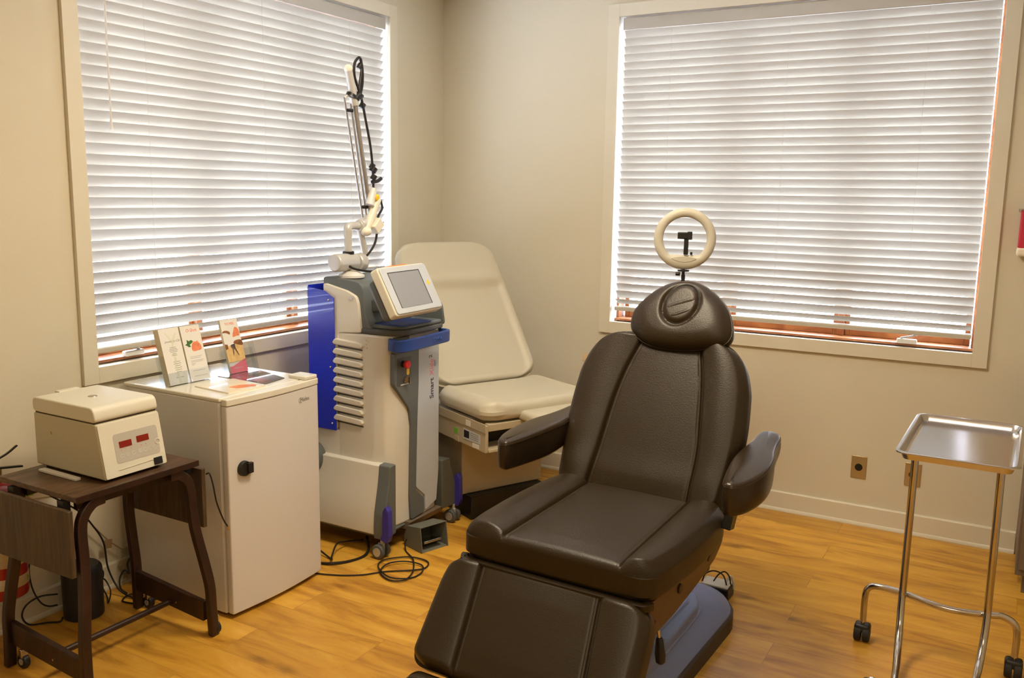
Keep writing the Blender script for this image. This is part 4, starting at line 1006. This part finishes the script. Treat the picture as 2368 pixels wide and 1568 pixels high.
# ---------------------------------------------------------------- black treatment chair
def chair():
    O = Vector((2.02, -1.95, 0)); rz = math.radians(-2.2)
    R = thing('treatment_chair', 'large black leather treatment chair with headrest and two armrests in the room centre', 'treatment chair', O, rz)
    L = M['leather']
    def loc(x, y, z): return Vector((x-O.x, y-O.y, z))
    # ---- seat: frame a=+x, b=-y (towards the feet), top up
    SL = .628
    def w_seat(b): return interp(b, [(0, .306), (.10, .326), (.30, .335), (.50, .326), (SL, .308)])
    sl = lambda b: .184+.034*b/SL      # right-hand seam (a < 0)
    sr = lambda b: .194-.028*b/SL
    def bolster(a, b, w, fl, fr, h, crown, L_):
        g = fl(b) if a < 0 else fr(b); q = abs(a); z = 0
        if q > g: z += h*math.sin(math.pi*min(1, (q-g)/max(.02, w-g)))**.7
        else: z += crown*(1-(q/g)**2)*min(1, b/.08, (L_-b)/.08)
        z -= .007*math.exp(-((q-g)/.0045)**2)
        if q < g: z -= .0018*math.exp(-((q-g+.014)/.0022)**2)
        return z
    def rel_seat(a, b, w): return bolster(a, b, w, sl, sr, .024, .010, SL)
    sm = frame_mtx(loc(2.02, -1.775, .600), (-1, 0, 0), (0, -1, .006))
    obj('seat', pad(SL, w_seat, .092, r=.024, nu=150, nv=90, rc=.040, relief=rel_seat, rb=.015, seams=(sl, sr)), L, R, mtx=sm)
    obj('seat_edge_piping', sweep(smooth_path([loc(1.712, -2.38, .504), loc(1.72, -2.400, .503), loc(1.75, -2.408, .502), loc(2.02, -2.410, .501), loc(2.28, -2.408, .502), loc(2.318, -2.400, .503), loc(2.326, -2.38, .504)], 5), rect(.020, .020)), L, R, bevel=.005)
    # side panels and underframe
    prof = [(-2.385, .508), (-1.800, .508), (-1.775, .56), (-1.79, .49), (-1.86, .452), (-2.02, .425), (-2.20, .405), (-2.33, .400), (-2.385, .43)]
    prof = [(y-O.y, z) for y, z in prof]
    for s in (-1, 1):
        pnl = obj('side_panel', prism(roundpoly(prof, .02, 4), s*.280, s*.305, 'x'), M['seatwood'], R, bevel=.006)
        obj('panel_plug', cyl((s*.305, -.215, .470), (s*.310, -.215, .470), .017, n=6), M['darkwood'], pnl, bevel=.002)
        obj('panel_slot', prism(closed_smooth([(.03, .468), (.10, .492), (.10, .505), (.03, .482)], 5), s*.305, s*.307, 'x'), M['black'], pnl)
    obj('underframe', bx(-.27, .27, -.42, .16, .38, .505), M['black'], R, bevel=.01)
    # ---- backrest
    up = Vector((0, .50, .86)).normalized()
    bmx = frame_mtx(loc(2.02, -1.805, .575), (1, 0, 0), up)
    BL = .622
    def w_back(b): return interp(b, [(0, .312), (.16, .325), (.30, .332), (.43, .325), (.50, .309), (.55, .286), (.585, .256), (.608, .218), (BL, .17)])
    def cxb(b): return -.010-.028*(b/BL)**1.5
    gl = lambda b: interp(b, [(0, .190), (.165, .176), (.30, .165), (.435, .143), (.577, .098), (BL, .080)])
    gr = lambda b: interp(b, [(0, .188), (.18, .190), (.317, .178), (.474, .158), (.585, .134), (BL, .125)])
    def rel_back(a, b, w): return bolster(a, b, w, gl, gr, .026, .006, BL) + .005*math.exp(-((b-.08)/.06)**2)
    bk = obj('backrest', pad(BL, w_back, .085, r=.028, nu=150, nv=130, rc=.012, relief=rel_back, rb=.03, cx=cxb, seams=(gl, gr)), L, R, mtx=bmx)
    obj('back_shell', prism(roundpoly([(-.26, .03), (.26, .03), (.285, .40), (.22, .57), (-.22, .57), (-.285, .40)], .05, 5), -.10, -.082, 'z'), M['black'], R, mtx=bmx, bevel=.006)
    obj('side_tag', box((-.352, .500, -.03), (.016, .030, .004), rot=Matrix.Rotation(.5, 3, 'Y')), M['brownlabel'], bk)
    # ---- headrest
    hm = bmx @ Matrix.Translation((.010, .700, .045)) @ Matrix.Rotation(math.radians(-3), 4, 'X')
    out = closed_smooth([(p[0]-.010, p[1]-.700) for p in ((-.181, .629), (-.186, .699), (-.147, .764), (-.091, .813), (-.028, .835), (.039, .830), (.108, .792), (.165, .738), (.197, .674), (.203, .620), (.166, .582), (.054, .556), (-.061, .556), (-.134, .580))], 8)
    ec = (-.005, .022); ea, eb = .066, .082; er = math.radians(-8)
    def rel_head(x, y):
        dx, dy = x-ec[0], y-ec[1]; u = dx*math.cos(er)+dy*math.sin(er); v = -dx*math.sin(er)+dy*math.cos(er)
        q = math.hypot(u/ea, v/eb)
        return -.012*math.exp(-((q-1)/.13)**2)
    hr = obj('headrest', polar_pad(out, .105, edge=.42, nr=70, dome=.012, relief=rel_head), L, R, mtx=hm)
    el = [(ec[0]+(ea-.004)*math.cos(t)*math.cos(er)-(eb-.004)*math.sin(t)*math.sin(er), ec[1]+(ea-.004)*math.cos(t)*math.sin(er)+(eb-.004)*math.sin(t)*math.cos(er)) for t in [i*math.pi/32 for i in range(64)]]
    def rel_plug(x, y):
        k = (x*.42-y*.9)
        return -.0045*math.exp(-((k-.034)/.006)**2)-.0035*math.exp(-((k+.006)/.005)**2)+.0035*math.exp(-((k-.020)/.007)**2)+.002*math.exp(-((k+.022)/.006)**2)
    obj('face_plug', polar_pad(el, .03, edge=.35, nr=50, dome=.002, relief=rel_plug), L, hr, mtx=Matrix.Translation((0, 0, .0095)))
    pp = [Vector((ec[0]+(p[0]-ec[0])*1.03, ec[1]+(p[1]-ec[1])*1.03, -.004)) for p in el]
    obj('plug_gap', sweep(pp, circ(.0035, 8), closed=True), M['black'], hr)  # black ring stands in for the shaded gap around the plug
    ot = [Vector((p[0]*.985, p[1]*.985, -.040)) for p in out]
    obj('head_welt', sweep(ot, circ(.003, 6), closed=True), L, hr)
    for s in (-.06, .06): obj('headrest_rod', cyl((s, .52, -.06), (s, .66, -.045), .009, n=14), M['chrome'], R, mtx=bmx)
    # ---- armrests
    A_OUT = [(0.374, -2.03), (0.391, -2.044), (0.414, -2.036), (0.438, -1.995), (0.452, -1.93), (0.456, -1.85), (0.447, -1.76), (0.427, -1.68), (0.415, -1.61), (0.408, -1.545), (0.391, -1.5), (0.36, -1.485), (0.331, -1.5), (0.326, -1.545), (0.329, -1.61), (0.326, -1.69), (0.327, -1.78), (0.341, -1.88), (0.358, -1.97)]
    for s in (1, -1):
        pts = closed_smooth([(s*p[0], p[1]+1.95) for p in A_OUT], 6); N = len(pts)
        cxx = sum(p[0] for p in pts)/N; bm = bmesh.new()
        def topz(y): return .772+.030*(y+.10)/.5
        def dep(y): return interp(y, [(-.10, .105), (.10, .112), (.25, .100), (.36, .080), (.47, .055)])
        def ringz(inset, fz):
            vv = []
            for i, p in enumerate(pts):
                a_, b_ = Vector(pts[i-1]), Vector(pts[(i+1) % N]); nrm = Vector(((b_-a_).y, -(b_-a_).x)).normalized()*(s)
                q = Vector(p)-nrm*inset; vv.append(bm.verts.new((q.x, q.y, fz(q.y))))
            return vv
        rings = []
        for k in range(7):
            t = math.pi/2*k/6; rings.append(ringz(.014*(1-math.cos(t))+0.0, lambda y, t=t: topz(y)-.014+.014*math.sin(t)))
        mid_ = ringz(.030, lambda y: topz(y)+.004)
        rings = rings[::-1]
        down = [ringz(-.002*math.sin(math.pi*k/6), lambda y, k=k: topz(y)-.014-(dep(y)-.034)*k/6) for k in range(1, 7)]
        bot_ = [ringz(.020*(1-math.cos(math.pi/2*k/5)), lambda y, k=k: topz(y)-dep(y)+.020-.020*math.sin(math.pi/2*k/5)) for k in range(1, 6)]
        allr = [mid_]+rings+down+bot_
        for u_, v_ in zip(allr, allr[1:]):
            for i in range(N): bm.faces.new((u_[i], u_[(i+1) % N], v_[(i+1) % N], v_[i]))
        cpts = [bm.verts.new((sum(v.co.x for v in r_)/N, sum(v.co.y for v in r_)/N, sum(v.co.z for v in r_)/N+dz)) for r_, dz in ((mid_, .002), (bot_[-1], 0))]
        def strip(r_):
            # close the end ring across its width
            i0 = min(range(N), key=lambda i: r_[i].co.y); half = N//2
            L1 = [r_[(i0+k) % N] for k in range(half+1)]; L2 = [r_[(i0-k) % N] for k in range(N-half+1)]
            m_ = min(len(L1), len(L2))
            for k in range(m_-1):
                vs4 = [L1[k], L1[k+1], L2[k+1], L2[k]]; u4 = []
                for v in vs4:
                    if v not in u4: u4.append(v)
                if len(u4) > 2:
                    try: bm.faces.new(u4)
                    except ValueError: pass
        strip(mid_); strip(bot_[-1])
        for c_ in cpts: bm.verts.remove(c_)
        o = obj('armrest', bm, M['leather2'], R)
        wl = []
        for i, p in enumerate(pts): wl.append(Vector((p[0], p[1], topz(p[1])-.012)))
        obj('arm_seam', sweep(wl, circ(.0016, 6), closed=True), M['leather2'], o)
        xo = (.338, .350, .372) if s > 0 else (.25, .27, .36)
        yo = (-1.85, -1.83, -1.81) if s > 0 else (-1.72, -1.60, -1.57)
        br = obj('arm_bracket', sweep([loc(2.02+s*xo[0], yo[0], .560), loc(2.02+s*xo[1], yo[1], .66), loc(2.02+s*xo[2], yo[2], .72)], rect(.030, .050), up=Vector((0, 1, 0))), M['black'], R, bevel=.003)
        obj('bracket_arm', sweep([loc(2.02+s*.20, -1.72, .56), loc(2.02+s*xo[0], yo[0], .575)], rect(.04, .02)), M['black'], br)
    # ---- leg rest and foot pad, steeply lowered
    ln = Vector((0, -.66, -.75)).normalized()
    LL = .345
    l2 = lambda b: .180+.036*b/.345
    r2_ = lambda b: .215-.031*b/.345
    def rel_leg(a, b, w): return bolster(a, b, w, l2, r2_, .018, .007, LL)
    def w_leg(b): return interp(b, [(0, .324), (.10, .340), (.34, .343)])
    lm = frame_mtx(loc(2.02, -2.405, .520), (-1, 0, 0), ln)
    obj('leg_rest', pad(LL, w_leg, .085, r=.026, nu=150, nv=60, rc=.045, relief=rel_leg, rb=.02, seams=(l2, r2_), cx=lambda b: .012*(1-b/.345)), L, R, mtx=lm)
    obj('leg_side_frame', prism([(.300, .02), (.314, .02), (.314, LL-.03), (.300, LL-.03)], -.11, -.080, 'z'), M['seatwood'], R, mtx=lm)
    obj('leg_side_frame', prism([(-.314, .02), (-.300, .02), (-.300, LL-.03), (-.314, LL-.03)], -.11, -.080, 'z'), M['seatwood'], R, mtx=lm)
    fm = frame_mtx(loc(2.02, -2.405, .520)+ln*(LL+.010), (-1, 0, 0), ln)
    obj('foot_rest', pad(.17, .335, .075, r=.026, nu=120, nv=40, rc=.045, relief=lambda a, b, w: bolster(a, b, w, l2, r2_, .018, .007, .17), rb=.02, seams=(l2, r2_)), L, R, mtx=fm)
    obj('leg_frame', bx(-.24, .24, .03, .44, -.105, -.082), M['black'], R, mtx=lm)
    # hand lever
    lv = obj('hand_lever', tube([loc(2.225, -2.22, .365), loc(2.268, -2.22, .370), loc(2.284, -2.22, .355), loc(2.290, -2.22, .330)], .0055), M['chrome'], R)
    obj('lever_grip', lathe([(.008, 0), (.014, .006), (.016, .03), (.011, .075), (.008, .08)], mtx=Matrix.Translation(loc(2.298, -2.22, .250)) @ Matrix.Rotation(-.09, 4, 'Y')), M['black'], lv)
    # ---- base
    def ring(z, x0, x1, y0, y1, r, bm):
        return [bm.verts.new((p[0]-O.x, p[1]-O.y, z)) for p in rrect(x0, x1, y0, y1, r, 8)]
    bm = bmesh.new(); R1 = ring(0, 1.775, 2.262, -2.42, -1.235, .21, bm); R2 = ring(.055, 1.775, 2.262, -2.42, -1.235, .21, bm)
    R3 = ring(.062, 1.782, 2.255, -2.41, -1.242, .205, bm)
    n = len(R1)
    for a, b in ((R1, R2), (R2, R3)):
        for i in range(n): bm.faces.new((a[i], a[(i+1) % n], b[(i+1) % n], b[i]))
    bm.faces.new(R1[::-1]); bm.faces.new(R3)
    obj('base_skirt', bm, M['baseskirt'], R)
    bm = bmesh.new()
    rs = [ring(.060, 1.785, 2.252, -2.40, -1.245, .20, bm), ring(.082, 1.795, 2.242, -2.39, -1.258, .19, bm), ring(.115, 1.83, 2.21, -2.33, -1.34, .17, bm), ring(.150, 1.86, 2.18, -2.26, -1.46, .13, bm), ring(.175, 1.88, 2.16, -2.2, -1.56, .10, bm)]
    for a, b in zip(rs, rs[1:]):
        for i in range(n): bm.faces.new((a[i], a[(i+1) % n], b[(i+1) % n], b[i]))
    bm.faces.new(rs[0][::-1]); bm.faces.new(rs[-1])
    obj('base_shell', bm, M['basegrey'], R)
    obj('base_arch', sweep(smooth_path([loc(2.205, -2.30, .125), loc(2.200, -1.80, .130), loc(2.180, -1.54, .128), loc(2.12, -1.40, .118), loc(2.02, -1.375, .118), loc(1.92, -1.40, .118), loc(1.86, -1.54, .128), loc(1.84, -1.8, .130), loc(1.835, -2.30, .125)], 8), rect(.018, .012)), M['basegrey'], R, bevel=.005)
    obj('base_pod', prism(roundpoly([(2.10-O.x, -2.3-O.y), (2.215-O.x, -2.3-O.y), (2.20-O.x, -1.62-O.y), (2.15-O.x, -1.52-O.y), (2.09-O.x, -1.62-O.y)], .03, 5), .10, .168, 'z'), M['basegrey'], R, bevel=.012)
    obj('lift_column', bx(-.12, .12, -.26, .06, .15, .40), M['black'], R, bevel=.01)
chair()

def power_box():
    R = thing('control_box', 'white-topped black control box with looped cords behind the treatment chair base', 'control box', (2.155, -1.165, 0), .0)
    obj('box_body', bx(-.075, .045, -.045, .045, 0, .050), M['black'], R, bevel=.004)
    obj('white_cover', bx(-.070, .040, -.040, .040, .050, .058), M['whiteplastic'], R, bevel=.003)
    obj('cord_loop', tube([(-.07, -.02, .055), (-.055, -.03, .095), (-.02, -.03, .115), (.015, -.02, .10), (.03, -.01, .05)], .003), M['cablemat'], R)
    obj('cord_loop', tube([(-.03, .0, .055), (-.01, .0, .09), (.015, .0, .108), (.035, .0, .09), (.04, .01, .05)], .003), M['cablemat'], R)
    obj('white_strap', tube([(.02, .01, .06), (.035, .02, .085), (.045, .025, .06), (.045, .03, .03)], .005), M['whiteplastic'], R)
power_box()

# ---------------------------------------------------------------- ring light on its stand
def ringlight():
    base = Vector((1.865, -.95, 0))
    R = thing('ring_light', 'white ring light with a black phone holder on a stand behind the black chair', 'ring light', base)
    yaw = math.atan2(4.5641-.95, 3.098-1.865)
    nx = Vector((math.cos(yaw), -math.sin(yaw), 0)); ax = Vector((math.sin(yaw), math.cos(yaw), 0))
    rm = frame_mtx((0, 0, 1.430), ax, (0, 0, 1))
    ro, ri, N = .128, .090, 72; chord = -.068
    bm = bmesh.new()
    O_ = [(ro*math.cos(2*math.pi*i/N), ro*math.sin(2*math.pi*i/N)) for i in range(N)]
    I_ = []
    for i in range(N):
        a = 2*math.pi*i/N; x, y = ri*math.cos(a), ri*math.sin(a)
        if y < chord: x = x*abs(chord/y); y = chord
        I_.append((x, y))
    def mid(t, z): return [bm.verts.new((o[0]*(1-t)+i[0]*t, o[1]*(1-t)+i[1]*t, z)) for o, i in zip(O_, I_)]
    loops = [mid(0, -.012), mid(0, .0), mid(.10, .006), mid(.30, .010), mid(.5, .0115), mid(.7, .010), mid(.9, .006), mid(1, 0), mid(1, -.012)]
    for a, b in zip(loops, loops[1:]+loops[:1]):
        for i in range(N): bm.faces.new((a[i], a[(i+1) % N], b[(i+1) % N], b[i]))
    obj('diffuser_ring', bm, M['ringdiff'], R, mtx=rm)
    bm = bmesh.new()
    O2 = [(p[0]*.985, p[1]*.985) for p in O_]; I2 = [(p[0]*1.0, p[1]*1.0) for p in I_]
    q = [[bm.verts.new((*p, z)) for p in s] for s, z in ((O2, -.012), (O2, -.022), (I2, -.022), (I2, -.012))]
    for a, b in zip(q, q[1:]+q[:1]):
        for i in range(N): bm.faces.new((a[i], a[(i+1) % N], b[(i+1) % N], b[i]))
    obj('back_housing', bm, M['whiteplastic'], R, mtx=rm, bevel=.003)
    obj('junction_lip', prism(closed_smooth([(-.05, -.080), (0, -.072), (.05, -.080), (.03, -.092), (0, -.097), (-.03, -.092)], 5), .008, .013, 'z'), M['ringdiff'], R, mtx=rm, bevel=.001)
    ph = obj('phone_holder', prism(rrect(-.030, .022, .000, .028, .003), -.002, .016, 'z'), M['black'], R, mtx=rm, bevel=.003)
    obj('holder_grip', prism(rrect(.010, .030, -.002, .031, .003), -.004, .026, 'z'), M['black'], ph, bevel=.002)
    obj('holder_stem', prism(rrect(-.003, .016, -.066, .002, .003), -.002, .012, 'z'), M['black'], R, mtx=rm, bevel=.003)
    obj('holder_screw', prism(rrect(.024, .034, -.066, -.054, .002), .0, .010, 'z'), M['black'], R, mtx=rm, bevel=.002)
    obj('pivot', cyl((0, 0, 1.278), (0, 0, 1.304), .006), M['black'], R)
    obj('pivot_disc', cyl((0, 0, 1.294), (0, 0, 1.300), .024), M['black'], R)
    kn = obj('tightening_knob', cyl((-.03, -.01, 1.283), (-.012, -.005, 1.283), .008), M['black'], R)
    obj('stand_pole', cyl((0, 0, .30), (0, 0, 1.28), .008), M['black'], R)
    obj('stand_tube', cyl((0, 0, .10), (0, 0, .62), .012), M['black'], R)
    for i in range(3):
        a = math.radians(70+120*i); d = Vector((math.cos(a), math.sin(a), 0))
        l = obj('stand_leg', sweep([d*.012+Vector((0, 0, .36)), d*.20+Vector((0, 0, .010))], rect(.014, .006), up=d), M['black'], R)
        obj('leg_brace', cyl(d*.012+Vector((0, 0, .16)), d*.112+Vector((0, 0, .175)), .004, n=8), M['black'], l)
        obj('rubber_foot', sph(d*.20+Vector((0, 0, .010)), .010), M['blackrub'], l)
ringlight()

# ---------------------------------------------------------------- instrument tray stand
def mayo():
    O = Vector((2.99, -1.45, 0)); R = thing('instrument_stand', 'chrome instrument stand on casters with a steel tray on top at the right', 'instrument stand', O)
    # frame: a U-shaped rear cross tube and two posts running down and forward
    def l(x, y, z): return Vector((x-O.x, y-O.y, z))
    fr = smooth_path([l(2.713, -1.25, .075), l(2.713, -1.25, .165), l(2.722, -1.25, .205), l(2.755, -1.255, .221), l(2.84, -1.262, .219), l(2.98, -1.285, .206), l(3.105, -1.268, .208), l(3.150, -1.258, .210), l(3.190, -1.255, .190), l(3.200, -1.255, .150), l(3.200, -1.255, .075)], 8)
    cb = obj('rear_tube', sweep(fr, circ(.0115, 16)), M['chrome'], R)
    for x, y, s in ((2.840, -1.290, -1), (3.106, -1.290, 1)):
        pts = [l(x-s*.004, y-.02, .868), l(x-s*.002, y-.015, .60), l(x, y, .30), l(x, y-.012, .19), l(x-s*.004, y-.05, .115), l(x-s*.010, y-.12, .068), l(x-s*.018, y-.22, .052), l(x-s*.025, y-.36, .048)]
        obj('post', sweep(smooth_path(pts, 8), circ(.0125, 16)), M['chrome'], R)
    # front cross foot joining the posts, under the tray
    fx = smooth_path([l(2.80, -1.66, .075), l(2.81, -1.66, .060), l(2.86, -1.655, .048), l(3.08, -1.655, .048), l(3.13, -1.66, .060), l(3.14, -1.66, .075)], 6)
    obj('front_tube', sweep(fx, circ(.0115, 14)), M['chrome'], R)
    for x, y, zt in ((2.713, -1.25, .085), (3.200, -1.255, .085), (2.80, -1.66, .078), (3.14, -1.66, .078)):
        bm = cyl(l(x-.027, y, .030), l(x-.003, y, .030), .030, n=26); cyl(l(x+.003, y, .030), l(x+.027, y, .030), .030, bm=bm, n=26)
        c = obj('caster_wheel', bm, M['blackrub'], R, bevel=.005)
        obj('caster_hood', bx(x-O.x-.028, x-O.x+.028, y-O.y-.020, y-O.y+.026, .034, .066), M['black'], c, bevel=.010)
        obj('caster_stem', cyl(l(x, y, .055), l(x, y, zt), .006, n=12), M['chrome'], c)
    # support ring under the tray
    sr = [l(2.872, -1.80, .867), l(3.114, -1.81, .867), l(3.108, -1.29, .867), l(2.843, -1.29, .867)]
    obj('tray_support', sweep([Vector(p) for p in [sr[3], sr[2], sr[1], sr[0]]], circ(.006, 10), closed=True), M['chrome'], R)
    # the tray: rounded rectangle, flange
    T = thing('instrument_tray', 'shallow rectangular stainless steel tray resting on the instrument stand', 'tray', (2.995, -1.62, .8745), math.radians(-1.0))
    bm = bmesh.new(); n = 8
    def rr(hx, hy, r, z): return [bm.verts.new((p[0], p[1], z)) for p in rrect(-hx, hx, -hy, hy, r, n)]
    hx, hy = .158, .276
    L_ = [rr(hx, hy, .034, .0190), rr(hx, hy, .034, .0225), rr(hx-.004, hy-.004, .031, .0245), rr(hx-.010, hy-.010, .026, .0240), rr(hx-.0135, hy-.0135, .023, .0200), rr(hx-.019, hy-.019, .021, .0045), rr(hx-.024, hy-.024, .018, .0015), rr(hx-.032, hy-.032, .014, .0008)]
    for a, b in zip(L_, L_[1:]):
        for i in range(len(a)): bm.faces.new((a[i], a[(i+1) % len(a)], b[(i+1) % len(b)], b[i]))
    bm.faces.new(L_[-1])
    B_ = [rr(hx-.0125, hy-.0125, .024, .0185), rr(hx-.020, hy-.018, .021, .0), ]
    k = len(B_[0])
    for i in range(k):
        bm.faces.new((L_[0][i], B_[0][i], B_[0][(i+1) % k], L_[0][(i+1) % k])); bm.faces.new((B_[0][i], B_[1][i], B_[1][(i+1) % k], B_[0][(i+1) % k]))
    bm.faces.new(B_[1][::-1])
    obj('tray_pan', bm, M['steel'], T)
mayo()
